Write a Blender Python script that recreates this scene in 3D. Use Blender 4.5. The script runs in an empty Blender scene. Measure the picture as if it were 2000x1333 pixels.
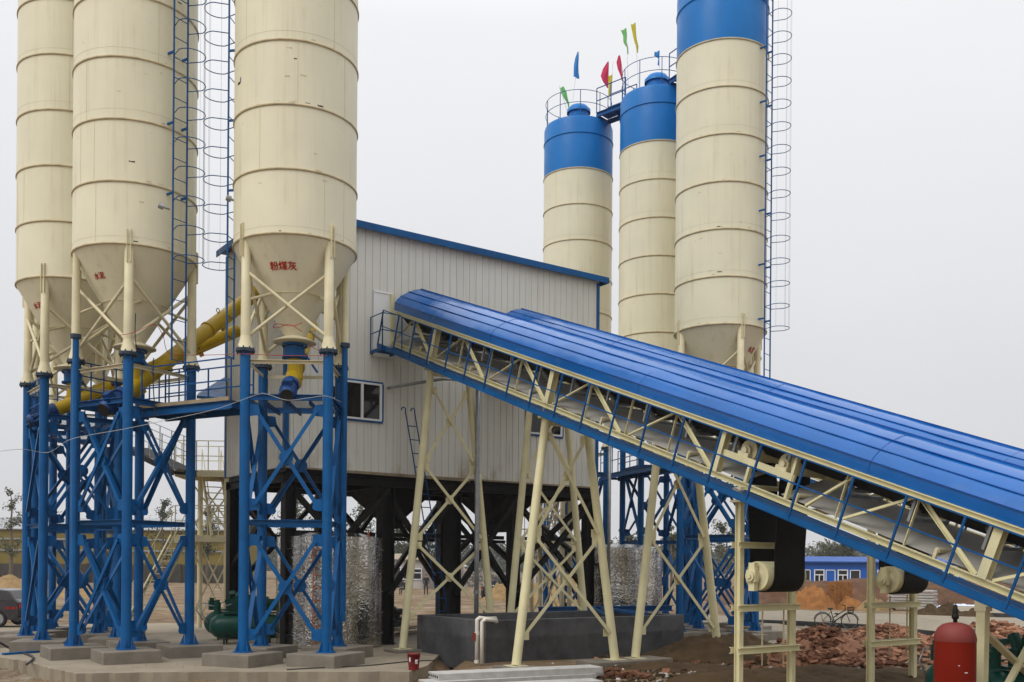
import bpy, bmesh, math, random
from math import sin, cos, tan, pi, radians, sqrt, atan2, hypot
from mathutils import Vector as V, Matrix, noise as mnoise

random.seed(7)
sc = bpy.context.scene
COL = sc.collection

# ------------------------------------------------------------------ camera model (photo pixels, 2000 x 1333)
F, HZ, ROLL, CAMZ = 1932.66, 1105.0, radians(.4541), 2.43
_c, _s = cos(ROLL), sin(ROLL)

def at(x, y, Y):
    """world point seen at photo pixel (x, y) at depth Y"""
    a, b = x - 1000, HZ - y
    u, v = a * _c - b * _s, a * _s + b * _c
    return V((u * Y / F, Y, v * Y / F + CAMZ))

def gnd(x, y, z=0.0):
    a, b = x - 1000, HZ - y
    u, v = a * _c - b * _s, a * _s + b * _c
    Y = F * (z - CAMZ) / v
    return V((u * Y / F, Y, z))

UP = V((0, 0, 1))

# ------------------------------------------------------------------ mesh builder
OFF = {}

class MB:
    def __init__(self):
        self.v, self.f, self.s, self.mi = [], [], [], []
        self.cur = 0
    def add(self, vs, fs, smooth=False):
        b = len(self.v)
        self.v.extend([tuple(p) for p in vs])
        for f in fs:
            self.f.append(tuple(b + i for i in f)); self.s.append(smooth); self.mi.append(self.cur)
        return self
    def box(self, c, s, ax=None):
        c = V(c)
        X, Y, Z = ax if ax else (V((1, 0, 0)), V((0, 1, 0)), UP)
        hx, hy, hz = s[0] / 2, s[1] / 2, s[2] / 2
        vs = [c + X * (hx * i) + Y * (hy * j) + Z * (hz * k) for k in (-1, 1) for j in (-1, 1) for i in (-1, 1)]
        return self.add(vs, [(0, 2, 3, 1), (4, 5, 7, 6), (0, 1, 5, 4), (2, 6, 7, 3), (0, 4, 6, 2), (1, 3, 7, 5)])
    def frame(self, p, q, up=UP):
        d = (V(q) - V(p)).normalized()
        up = V(up)
        if abs(d.dot(up)) > .995:
            up = V((0, 1, 0)) if abs(d.y) < .9 else V((1, 0, 0))
        side = d.cross(up).normalized()
        u2 = side.cross(d).normalized()
        return d, side, u2
    def bar(self, p, q, w, h, up=UP, o=(0, 0)):
        p, q = V(p), V(q)
        d, sd, u = self.frame(p, q, up)
        return self.box((p + q) / 2 + sd * o[0] + u * o[1], ((q - p).length, w, h), (d, sd, u))
    def angle(self, p, q, w, t=.012, up=UP):
        self.bar(p, q, w, t, up, (0, w / 2))
        return self.bar(p, q, t, w, up, (-w / 2 + t / 2, -t / 2 - .001))
    def channel(self, p, q, w, h, t=.012, up=UP):
        self.bar(p, q, t, h, up, (0, 0))
        self.bar(p, q, w, t, up, (w / 2 + t / 2, h / 2 - t / 2))
        return self.bar(p, q, w, t, up, (w / 2 + t / 2, -h / 2 + t / 2))
    def ibeam(self, p, q, w, h, t=.014, up=UP):
        self.bar(p, q, t, h - 2 * t, up)
        self.bar(p, q, w, t, up, (0, h / 2 - t / 2))
        return self.bar(p, q, w, t, up, (0, -h / 2 + t / 2))
    def cyl(self, p, q, r, r2=None, n=12, caps=True, smooth=True):
        p, q = V(p), V(q)
        r2 = r if r2 is None else r2
        d, sd, u = self.frame(p, q)
        A = [p + (sd * cos(2 * pi * i / n) + u * sin(2 * pi * i / n)) * r for i in range(n)]
        B = [q + (sd * cos(2 * pi * i / n) + u * sin(2 * pi * i / n)) * r2 for i in range(n)]
        self.add(A + B, [(i, (i + 1) % n, n + (i + 1) % n, n + i) for i in range(n)], smooth)
        if caps:
            self.add(A, [tuple(range(n))[::-1]]); self.add(B, [tuple(range(n))])
        return self
    def lathe(self, c, prof, n=48, smooth=True, axis=None):
        """prof: list of (r, z); each run between None entries is shaded separately"""
        c = V(c)
        if axis:
            ax, sx, sy = axis
        else:
            ax, sx, sy = UP, V((1, 0, 0)), V((0, 1, 0))
        runs, cur = [], []
        for p in prof:
            if p is None:
                runs.append(cur); cur = []
            else:
                cur.append(p)
        runs.append(cur)
        for run in runs:
            vs, fs = [], []
            for (r, z) in run:
                for i in range(n):
                    a = 2 * pi * i / n
                    vs.append(c + ax * z + (sx * cos(a) + sy * sin(a)) * r)
            for k in range(len(run) - 1):
                for i in range(n):
                    j = (i + 1) % n
                    fs.append((k * n + i, k * n + j, (k + 1) * n + j, (k + 1) * n + i))
            self.add(vs, fs, smooth)
        return self
    def tube(self, pts, r, n=6, closed=False, smooth=True):
        pts = [V(p) for p in pts]
        m = len(pts)
        vs, fs = [], []
        prev = None
        for i, p in enumerate(pts):
            a = pts[(i - 1) % m] if (closed or i > 0) else p
            b = pts[(i + 1) % m] if (closed or i < m - 1) else p
            d = (b - a).normalized()
            if prev is None:
                up = UP if abs(d.z) < .95 else V((1, 0, 0))
                sd = d.cross(up).normalized()
            else:
                sd = (prev - d * prev.dot(d)).normalized()
            prev = sd
            u = sd.cross(d)
            rr = r[i] if isinstance(r, (list, tuple)) else r
            for k in range(n):
                t = 2 * pi * k / n
                vs.append(p + (sd * cos(t) + u * sin(t)) * rr)
        for i in range(m if closed else m - 1):
            j = (i + 1) % m
            for k in range(n):
                l = (k + 1) % n
                fs.append((i * n + k, j * n + k, j * n + l, i * n + l))
        if not closed:
            fs.append(tuple(range(n))); fs.append(tuple((m - 1) * n + k for k in range(n))[::-1])
        return self.add(vs, fs, smooth)
    def prism(self, poly, vec):
        """closed polygon (points) pushed along vec"""
        poly = [V(p) for p in poly]; vec = V(vec); n = len(poly)
        vs = poly + [p + vec for p in poly]
        fs = [tuple(range(n))[::-1], tuple(range(n, 2 * n))]
        fs += [(i, (i + 1) % n, n + (i + 1) % n, n + i) for i in range(n)]
        return self.add(vs, fs)
    def sphere(self, c, r, n=12, m=8, sq=(1, 1, 1)):
        c = V(c); vs, fs = [], []
        for j in range(m + 1):
            t = pi * j / m
            for i in range(n):
                a = 2 * pi * i / n
                vs.append(c + V((r * sq[0] * sin(t) * cos(a), r * sq[1] * sin(t) * sin(a), r * sq[2] * cos(t))))
        for j in range(m):
            for i in range(n):
                k = (i + 1) % n
                fs.append((j * n + i, (j + 1) * n + i, (j + 1) * n + k, j * n + k))
        return self.add(vs, fs, True)
    def mark(self):
        """close a piece: build_each makes every piece an object of its own"""
        if not hasattr(self, 'marks'): self.marks = [(0, 0)]
        self.marks.append((len(self.v), len(self.f)))
        return self
    def build_each(self, name, mat, parent):
        out = []
        for (a, b) in zip(self.marks[:-1], self.marks[1:]):
            m = MB(); m.v = self.v[a[0]:b[0]]; m.f = [tuple(i - a[0] for i in f) for f in self.f[a[1]:b[1]]]
            m.s = self.s[a[1]:b[1]]; m.mi = self.mi[a[1]:b[1]]
            out.append(m.build(name, mat, parent))
        return out
    def build(self, name, mat, parent=None, bevel=0, mats=None, wn=False):
        off = V((0, 0, 0))
        if parent is not None:
            off = OFF[parent.name]
        me = bpy.data.meshes.new(name)
        me.from_pydata([(p[0] - off.x, p[1] - off.y, p[2] - off.z) for p in self.v], [], self.f)
        me.polygons.foreach_set('use_smooth', self.s)
        for m in (mats or [mat]):
            me.materials.append(m)
        if mats:
            me.polygons.foreach_set('material_index', self.mi)
        bm = bmesh.new(); bm.from_mesh(me)
        bmesh.ops.recalc_face_normals(bm, faces=bm.faces)
        bm.to_mesh(me); bm.free()
        me.update()
        o = bpy.data.objects.new(name, me)
        COL.objects.link(o)
        if parent is not None:
            o.parent = parent
        OFF[o.name] = off
        if bevel:
            b = o.modifiers.new('bevel', 'BEVEL'); b.width = bevel; b.segments = 2; b.limit_method = 'ANGLE'
            b.angle_limit = radians(50)
        return o

def tag(o, label=None, cat=None, group=None, kind=None):
    if label: o['label'] = label
    if cat: o['category'] = cat
    if group: o['group'] = group
    if kind: o['kind'] = kind
    return o

def thing(name, loc, label, cat, group=None):
    o = bpy.data.objects.new(name, None); COL.objects.link(o)
    o.location = loc; o.empty_display_size = .2
    OFF[o.name] = V(loc)
    return tag(o, label, cat, group)

def copy_tree(o, loc=None, rot=None, scale=None, label=None, parent=None):
    c = o.copy(); COL.objects.link(c)
    OFF[c.name] = V(loc) if loc is not None else OFF[o.name]
    if parent: c.parent = parent
    if loc is not None: c.location = loc
    if rot is not None: c.rotation_euler = (0, 0, rot)
    if scale is not None: c.scale = (scale,) * 3
    if label: c['label'] = label
    for ch in [x for x in COL.objects if x.parent == o]:
        copy_tree(ch, parent=c)
    return c

def centred(mb, name, mat, label, cat, group=None, kind=None, bevel=0, mats=None, base=None):
    """a one-mesh top-level thing whose origin sits at its base"""
    xs = [p[0] for p in mb.v]; ys = [p[1] for p in mb.v]; zs = [p[2] for p in mb.v]
    b = V(base) if base is not None else V(((min(xs) + max(xs)) / 2, (min(ys) + max(ys)) / 2, min(zs)))
    mb.v = [(p[0] - b.x, p[1] - b.y, p[2] - b.z) for p in mb.v]
    o = mb.build(name, mat, None, bevel, mats)
    o.location = b
    OFF[o.name] = b
    return tag(o, label, cat, group, kind)

# ------------------------------------------------------------------ materials
def N(nt, t, **kw):
    n = nt.nodes.new(t)
    for k, v in kw.items(): setattr(n, k, v)
    return n

def mixc(nt, fac, a, b, mode='MIX'):
    m = N(nt, 'ShaderNodeMix', data_type='RGBA', blend_type=mode)
    for i, x in ((0, fac), (6, a), (7, b)):
        if hasattr(x, 'default_value') or hasattr(x, 'links'):
            nt.links.new(x, m.inputs[i])
        else:
            m.inputs[i].default_value = x if i == 0 else (tuple(x) + (1,))[:4]
    return m.outputs[2]

def ramp(nt, src, lo, hi):
    m = N(nt, 'ShaderNodeMapRange')
    m.inputs[1].default_value = lo; m.inputs[2].default_value = hi
    nt.links.new(src, m.inputs[0])
    return m.outputs[0]

def noise(nt, co, scale, detail=4, rough=.6, stretch=None):
    if stretch:
        mp = N(nt, 'ShaderNodeMapping'); mp.inputs['Scale'].default_value = stretch
        nt.links.new(co, mp.inputs[0]); co = mp.outputs[0]
    n = N(nt, 'ShaderNodeTexNoise'); n.inputs['Scale'].default_value = scale
    n.inputs['Detail'].default_value = detail; n.inputs['Roughness'].default_value = rough
    nt.links.new(co, n.inputs['Vector'])
    return n.outputs['Fac']

def mul(nt, s, k):
    m = N(nt, 'ShaderNodeMath', operation='MULTIPLY'); nt.links.new(s, m.inputs[0])
    if hasattr(k, 'links'): nt.links.new(k, m.inputs[1])
    else: m.inputs[1].default_value = k
    return m.outputs[0]

def mat(name, col, rough=.55, metal=0., var=.12, scale=1.5, streak=0., dirt=(.16, .12, .07), spot=0., spotcol=(.12, .06, .03),
        bump=0., bscale=25, spec=.22, coat=0., zs=.25, extra=None, island=None):
    m = bpy.data.materials.new(name); m.use_nodes = True
    nt = m.node_tree; b = nt.nodes['Principled BSDF']
    tc = N(nt, 'ShaderNodeTexCoord'); co = tc.outputs['Object']
    lo = tuple(max(0, c * (1 - var)) for c in col); hi = tuple(min(1, c * (1 + var)) for c in col)
    c = mixc(nt, ramp(nt, noise(nt, co, scale, 5), .3, .7), lo, hi)
    if streak:
        s = ramp(nt, noise(nt, co, 2.2, 5, .65, (3, 3, zs)), .52, .78)
        s2 = ramp(nt, noise(nt, co, .7, 3), .35, .65)
        c = mixc(nt, mul(nt, mul(nt, s, s2), streak), c, dirt)
    if spot:
        s = ramp(nt, noise(nt, co, 7, 6, .7), .66, .7)
        s2 = ramp(nt, noise(nt, co, .9, 2), .52, .62)
        c = mixc(nt, mul(nt, mul(nt, s, s2), spot), c, spotcol)
    if island:
        g = N(nt, 'ShaderNodeNewGeometry')
        c = mixc(nt, g.outputs['Random Per Island'], c, island)
    if extra: c = extra(nt, co, c)
    nt.links.new(c, b.inputs['Base Color'])
    r = ramp(nt, noise(nt, co, scale * 3, 4), .2, .8)
    mr = N(nt, 'ShaderNodeMapRange'); mr.inputs[3].default_value = max(.03, rough - .1); mr.inputs[4].default_value = min(1, rough + .12)
    nt.links.new(r, mr.inputs[0]); nt.links.new(mr.outputs[0], b.inputs['Roughness'])
    b.inputs['Metallic'].default_value = metal
    b.inputs['Specular IOR Level'].default_value = spec
    if coat: b.inputs['Coat Weight'].default_value = coat; b.inputs['Coat Roughness'].default_value = .15
    if bump:
        bn = N(nt, 'ShaderNodeBump'); bn.inputs['Strength'].default_value = bump; bn.inputs['Distance'].default_value = .03
        nt.links.new(noise(nt, co, bscale, 6, .65), bn.inputs['Height']); nt.links.new(bn.outputs[0], b.inputs['Normal'])
    return m

def dents(scale, dist, stretch=(1, 1, 1)):
    """returns a function adding a soft bump to a material"""
    def f(m):
        nt = m.node_tree; b = nt.nodes['Principled BSDF']
        tc = N(nt, 'ShaderNodeTexCoord')
        bn = N(nt, 'ShaderNodeBump'); bn.inputs['Strength'].default_value = .5; bn.inputs['Distance'].default_value = dist
        nt.links.new(noise(nt, tc.outputs['Object'], scale, 2, .5, stretch), bn.inputs['Height']); nt.links.new(bn.outputs[0], b.inputs['Normal'])
        return m
    return f

def wall_dirt(nt, co, c):
    """splashes along the foot of the cladding"""
    s = N(nt, 'ShaderNodeSeparateXYZ'); nt.links.new(co, s.inputs[0])
    m = N(nt, 'ShaderNodeMapRange'); m.inputs[1].default_value = 5.95; m.inputs[2].default_value = 5.25; nt.links.new(s.outputs[2], m.inputs[0])
    f = ramp(nt, noise(nt, co, 1.3, 5, .65, (1, 1, .6)), .5, .66)
    c = mixc(nt, mul(nt, mul(nt, m.outputs[0], f), .75), c, (.33, .26, .15))
    g = ramp(nt, noise(nt, co, .8, 4, .6, (1, 1, .25)), .45, .75)
    return mixc(nt, mul(nt, g, .25), c, (.47, .45, .39))

def basin_band(nt, co, c):
    """paler upper lift of poured concrete with an uneven edge"""
    s = N(nt, 'ShaderNodeSeparateXYZ'); nt.links.new(co, s.inputs[0])
    a = N(nt, 'ShaderNodeMath', operation='MULTIPLY_ADD'); a.inputs[1].default_value = .12
    nt.links.new(noise(nt, co, 3, 5, .7), a.inputs[0]); nt.links.new(s.outputs[2], a.inputs[2])
    f = ramp(nt, a.outputs[0], .62, .68)
    k = ramp(nt, noise(nt, co, 1.1, 4), .35, .65)
    return mixc(nt, mul(nt, mul(nt, f, k), .7), c, (.115, .115, .12))

M = {}
M['cream'] = mat('cream_silo_paint', (.71, .665, .49), .42, var=.05, scale=.6, streak=.6, dirt=(.45, .36, .19), spot=.8, spotcol=(.22, .15, .07), zs=.12)
dents(.9, .06, (1, 1, .5))(M['cream'])
M['weld'] = mat('cream_weld_line', (.585, .525, .37), .5, var=.12, scale=3)
M['ring'] = mat('cream_ring_paint', (.50, .42, .26), .6, var=.2, scale=5, spot=.6)
M['cream_steel'] = mat('cream_steel_paint', (.64, .575, .38), .45, var=.1, scale=2, streak=.35, dirt=(.3, .23, .11), spot=.5, spotcol=(.2, .1, .04))
M['cream_new'] = mat('pale_cream_paint', (.68, .625, .38), .45, var=.08, scale=2, streak=.2, dirt=(.32, .26, .13), spot=.3)
M['blue'] = mat('blue_column_paint', (.0, .080, .245), .45, var=.2, scale=1.4, streak=.18, dirt=(.05, .09, .14), spot=.2, spotcol=(.08, .09, .11))
M['blue_top'] = mat('blue_silo_paint', (.004, .15, .45), .4, var=.1, scale=.7, streak=.35, dirt=(.02, .09, .24), zs=.12)
M['blue_rail'] = mat('blue_rail_paint', (.0, .068, .22), .45, var=.2, scale=3, streak=.1)
M['roof'] = mat('blue_sheet_paint', (.0, .098, .36), .22, spec=.4, var=.12, scale=.6, streak=.35, dirt=(.01, .13, .42), coat=.12)
dents(.8, .10)(M['roof'])
M['seam'] = mat('dark_blue_seam', (.006, .07, .30), .4, var=.1)
M['yellow'] = mat('yellow_screw_paint', (.46, .30, .006), .35, var=.15, scale=2, streak=.3, dirt=(.14, .09, .02), spot=.4)
M['black'] = mat('black_steel_paint', (.007, .0065, .006), .6, spec=.2, var=.3, scale=2, streak=.3, dirt=(.05, .04, .03))
M['belt'] = mat('black_belt_rubber', (.006, .0055, .005), .75, var=.2, scale=3, spec=.25)
M['belt_grey'] = mat('dusty_belt_rubber', (.36, .345, .31), .75, var=.15, scale=2, streak=.3, dirt=(.16, .13, .08), spec=.2)
M['motor'] = mat('dark_blue_motor_paint', (.010, .05, .17), .4, var=.25, scale=4)
M['steel'] = mat('grey_galvanised_steel', (.32, .33, .34), .4, metal=.6, var=.2, scale=4)
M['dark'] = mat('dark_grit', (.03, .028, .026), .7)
M['collar'] = mat('flange_bolts_dark', (.035, .05, .075), .6, var=.5, scale=9, spot=.6, spotcol=(.3, .28, .2))
M['wall'] = mat('white_sheet_wall', (.655, .65, .60), .5, var=.04, scale=.5, streak=.5, dirt=(.30, .26, .18), spot=.25, spotcol=(.3, .25, .16), zs=.08, extra=wall_dirt)
M['wall_door'] = mat('pale_door_sheet', (.74, .75, .75), .45, var=.05, scale=.7)
M['white'] = mat('white_frame_paint', (.75, .76, .78), .4, var=.05)
M['concrete'] = mat('pale_concrete', (.27, .228, .168), .85, var=.16, scale=1.1, spot=.5, spotcol=(.22, .18, .13), bump=.15, bscale=30)
M['block'] = mat('footing_concrete', (.185, .162, .13), .85, var=.2, scale=2.2, spot=.5, spotcol=(.4, .36, .3), bump=.2, bscale=22)
M['basin'] = mat('dark_basin_concrete', (.058, .058, .06), .8, var=.5, scale=1.3, streak=.8, dirt=(.10, .098, .095), spot=.6, spotcol=(.14, .13, .12), bump=.15, bscale=18, zs=.5, extra=basin_band)
M['slab'] = mat('white_slab_concrete', (.42, .405, .38), .85, var=.16, scale=4, spot=.8, spotcol=(.28, .2, .15), bump=.2, bscale=30)
M['brick'] = mat('red_brick', (.085, .032, .015), .85, var=.4, scale=3.5, spot=.7, spotcol=(.38, .27, .2), bump=.2, bscale=40, island=(.34, .17, .10))
M['brick_orange'] = mat('orange_brick', (.27, .115, .035), .85, var=.25, scale=2, spot=.4)
M['soil'] = mat('dark_soil', (.066, .040, .018), .95, var=.35, scale=1.4, bump=.9, bscale=7)
M['red_tank'] = mat('red_tank_paint', (.17, .009, .002), .4, spec=.12, var=.12, scale=1.6, spot=.25, spotcol=(.5, .4, .35))
M['red_cap'] = mat('dark_red_paint', (.17, .03, .024), .5, var=.15)
M['green'] = mat('dark_green_paint', (.001, .045, .032), .35, var=.25, scale=2.5)
M['black_soft'] = mat('black_rubber', (.02, .02, .02), .6)
M['red_text'] = mat('red_brushed_letters', (.42, .035, .02), .6, var=.2, scale=12)
M['bluemark'] = mat('blue_stencil', (.05, .08, .2), .6)
M['pvc'] = mat('white_pvc', (.68, .64, .55), .4, var=.06, scale=4, spot=.3)
M['wire_red'] = mat('red_wire', (.35, .04, .03), .5)
M['wire_white'] = mat('white_wire', (.38, .38, .37), .5)
M['wire_dark'] = mat('dark_cable', (.03, .03, .035), .5)
M['orange'] = mat('orange_rebar', (.42, .10, .025), .6)
M['bucket'] = mat('red_bucket_plastic', (.20, .018, .02), .35)
M['skin'] = mat('skin', (.38, .22, .15), .5)
M['hair'] = mat('black_hair', (.012, .01, .01), .5)
M['jacket'] = mat('dark_jacket', (.022, .024, .03), .8)
M['jacket2'] = mat('navy_jacket', (.05, .055, .09), .8)
M['trousers'] = mat('dark_trousers', (.03, .028, .026), .85)
M['wood'] = mat('weathered_wood', (.27, .215, .14), .8, var=.3, scale=3)
M['yellow_wall'] = mat('yellow_cladding', (.17, .125, .018), .7, var=.06, scale=.4, streak=.2, dirt=(.24, .19, .06))
M['grey_wall'] = mat('grey_plaster', (.42, .39, .37), .85, var=.12, scale=.8)
M['brick_grey'] = mat('grey_brick_wall', (.20, .175, .16), .9, var=.2, scale=1.4)
M['fence_dark'] = mat('dark_fence_wall', (.055, .048, .04), .85, var=.25, scale=.9)
M['blue_cabin'] = mat('blue_cabin_sheet', (.012, .10, .42), .45, var=.08, scale=.6)
M['cabin_roof'] = mat('blue_cabin_roof', (.02, .08, .30), .5, var=.1)
M['bark'] = mat('grey_bark', (.13, .105, .08), .9, var=.3, scale=5)
M['leaf'] = mat('olive_leaves', (.045, .05, .02), .6, var=.45, scale=.9, island=(.10, .105, .045))
M['leaf_dark'] = mat('dark_leaves', (.022, .03, .016), .6, var=.45, scale=.9, island=(.06, .07, .035))
M['leaf_pale'] = mat('grey_green_leaves', (.06, .065, .035), .6, var=.35, scale=.9, island=(.12, .125, .07))
M['grass'] = mat('dry_grass_blades', (.30, .22, .09), .8, var=.4, scale=4)
M['car'] = mat('dark_car_paint', (.022, .018, .02), .25, coat=.5)
M['tail'] = mat('red_lamp_lens', (.35, .02, .015), .3)
M['tarp'] = mat('white_blue_tarp', (.50, .56, .70), .6, var=.4, scale=3)
M['sand'] = mat('yellow_sand', (.25, .165, .075), .95, var=.2, scale=2, bump=.3, bscale=9)

def glass_mat():
    m = bpy.data.materials.new('dark_window_glass'); m.use_nodes = True
    b = m.node_tree.nodes['Principled BSDF']
    b.inputs['Base Color'].default_value = (.012, .012, .013, 1); b.inputs['Roughness'].default_value = .05
    b.inputs['Specular IOR Level'].default_value = .45
    return m
M['glass'] = glass_mat()

def foil_mat():
    m = bpy.data.materials.new('crinkled_foil'); m.use_nodes = True
    nt = m.node_tree; b = nt.nodes['Principled BSDF']
    tc = N(nt, 'ShaderNodeTexCoord'); co = tc.outputs['Object']
    b.inputs['Base Color'].default_value = (.62, .61, .58, 1); b.inputs['Metallic'].default_value = .95
    b.inputs['Roughness'].default_value = .13
    w = noise(nt, co, 1.6, 2, .5, (2.6, 2.6, .16)); v = N(nt, 'ShaderNodeTexVoronoi'); v.inputs['Scale'].default_value = 3.2
    v.feature = 'DISTANCE_TO_EDGE'
    mp = N(nt, 'ShaderNodeMapping'); mp.inputs['Scale'].default_value = (1.3, 1.3, .7)
    ns = N(nt, 'ShaderNodeTexNoise'); ns.inputs['Scale'].default_value = 4
    nt.links.new(co, ns.inputs['Vector'])
    va = N(nt, 'ShaderNodeVectorMath', operation='ADD'); nt.links.new(co, va.inputs[0]); nt.links.new(ns.outputs['Color'], va.inputs[1])
    nt.links.new(va.outputs[0], mp.inputs[0]); nt.links.new(mp.outputs[0], v.inputs['Vector'])
    ad = N(nt, 'ShaderNodeMath', operation='ADD'); nt.links.new(mul(nt, w, 2.2), ad.inputs[0]); nt.links.new(mul(nt, ramp(nt, v.outputs['Distance'], 0, .25), .45), ad.inputs[1])
    ad2 = N(nt, 'ShaderNodeMath', operation='ADD'); nt.links.new(ad.outputs[0], ad2.inputs[0]); nt.links.new(mul(nt, noise(nt, co, 9, 3), .10), ad2.inputs[1])
    bn = N(nt, 'ShaderNodeBump'); bn.inputs['Strength'].default_value = .25; bn.inputs['Distance'].default_value = .035
    nt.links.new(ad2.outputs[0], bn.inputs['Height']); nt.links.new(bn.outputs[0], b.inputs['Normal'])
    nt.links.new(mixc(nt, ramp(nt, noise(nt, co, 1.6, 4), .35, .7), (.66, .65, .62), (.42, .40, .35)), b.inputs['Base Color'])
    return m
M['foil'] = foil_mat()

def mesh_mat(name, col, k=34):
    """expanded metal: a diamond lattice with open holes"""
    m = bpy.data.materials.new(name); m.use_nodes = True
    nt = m.node_tree; b = nt.nodes['Principled BSDF']; out = nt.nodes['Material Output']
    b.inputs['Base Color'].default_value = col + (1,); b.inputs['Roughness'].default_value = .5
    tc = N(nt, 'ShaderNodeTexCoord')
    s = N(nt, 'ShaderNodeSeparateXYZ'); nt.links.new(tc.outputs['Object'], s.inputs[0])
    outs = []
    for sx, sy in ((1, 1.8), (1, -1.8)):
        a = N(nt, 'ShaderNodeMath', operation='MULTIPLY'); a.inputs[1].default_value = sx * k; nt.links.new(s.outputs[0], a.inputs[0])
        c = N(nt, 'ShaderNodeMath', operation='MULTIPLY_ADD'); c.inputs[1].default_value = sy * k; nt.links.new(s.outputs[1], c.inputs[0]); nt.links.new(a.outputs[0], c.inputs[2])
        d = N(nt, 'ShaderNodeMath', operation='SINE'); nt.links.new(c.outputs[0], d.inputs[0])
        e = N(nt, 'ShaderNodeMath', operation='ABSOLUTE'); nt.links.new(d.outputs[0], e.inputs[0])
        outs.append(e.outputs[0])
    mn = N(nt, 'ShaderNodeMath', operation='MINIMUM'); nt.links.new(outs[0], mn.inputs[0]); nt.links.new(outs[1], mn.inputs[1])
    lt = N(nt, 'ShaderNodeMath', operation='LESS_THAN'); lt.inputs[1].default_value = .42; nt.links.new(mn.outputs[0], lt.inputs[0])
    tr = N(nt, 'ShaderNodeBsdfTransparent'); mx = N(nt, 'ShaderNodeMixShader')
    nt.links.new(lt.outputs[0], mx.inputs[0]); nt.links.new(tr.outputs[0], mx.inputs[1]); nt.links.new(b.outputs[0], mx.inputs[2])
    nt.links.new(mx.outputs[0], out.inputs['Surface'])
    return m
M['grating'] = mesh_mat('dark_blue_expanded_metal', (.006, .04, .13))

def flag_mat(name, col):
    m = mat(name, col, .7, var=.12, scale=3)
    b = m.node_tree.nodes['Principled BSDF']
    b.inputs['Subsurface Weight'].default_value = 0
    nt = m.node_tree; out = nt.nodes['Material Output']
    t = N(nt, 'ShaderNodeBsdfTranslucent'); t.inputs[0].default_value = col + (1,)
    mx = N(nt, 'ShaderNodeMixShader'); mx.inputs[0].default_value = .45
    nt.links.new(b.outputs[0], mx.inputs[1]); nt.links.new(t.outputs[0], mx.inputs[2]); nt.links.new(mx.outputs[0], out.inputs['Surface'])
    return m
for k, c in dict(blue=(.05, .26, .62), green=(.20, .55, .18), red=(.65, .05, .13), yellow=(.62, .55, .05)).items():
    M['flag_' + k] = flag_mat(k + '_flag_cloth', c)

def ground_mat():
    m = bpy.data.materials.new('dirt_ground'); m.use_nodes = True
    nt = m.node_tree; b = nt.nodes['Principled BSDF']; b.inputs['Roughness'].default_value = .95; b.inputs['Specular IOR Level'].default_value = .15
    tc = N(nt, 'ShaderNodeTexCoord'); co = tc.outputs['Object']
    c = mixc(nt, ramp(nt, noise(nt, co, .12, 6, .6), .35, .65), (.165, .105, .055), (.24, .175, .105))
    c = mixc(nt, ramp(nt, noise(nt, co, .35, 5, .65), .45, .62), c, (.12, .075, .038))
    c = mixc(nt, ramp(nt, noise(nt, co, .45, 7, .75), .5, .66), c, (.30, .255, .195))
    c = mixc(nt, mul(nt, ramp(nt, noise(nt, co, 6, 6, .7), .45, .75), .5), c, (.075, .05, .028))
    nt.links.new(c, b.inputs['Base Color'])
    bn = N(nt, 'ShaderNodeBump'); bn.inputs['Strength'].default_value = .8; bn.inputs['Distance'].default_value = .08
    nt.links.new(noise(nt, co, 5, 8, .7), bn.inputs['Height']); nt.links.new(bn.outputs[0], b.inputs['Normal'])
    return m
M['ground'] = ground_mat()
# ------------------------------------------------------------------ silos
ZB, SP, R, LR = 10.2, 1.518, 1.5, 1.4
ZC, ZBLK, ZTOP = 7.55, .3, 21.55
footing_proto = None

def add_footing(x, y, rot, label, size=1.35):
    global footing_proto
    if footing_proto is None:
        mb = MB().box((0, 0, .12), (1.35, 1.35, .36))
        footing_proto = mb.build('concrete_footing', M['block'], bevel=.02)
        o = footing_proto
    else:
        o = footing_proto.copy(); COL.objects.link(o)
    o.location = (x, y, 0); o.rotation_euler = (0, 0, rot); o.scale = (size / 1.35, size / 1.35, 1)
    tag(o, label, 'footing', 'concrete footings under the silo columns')
    return o

def cone_r(z):
    return R - (ZB - z) * .595

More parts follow.
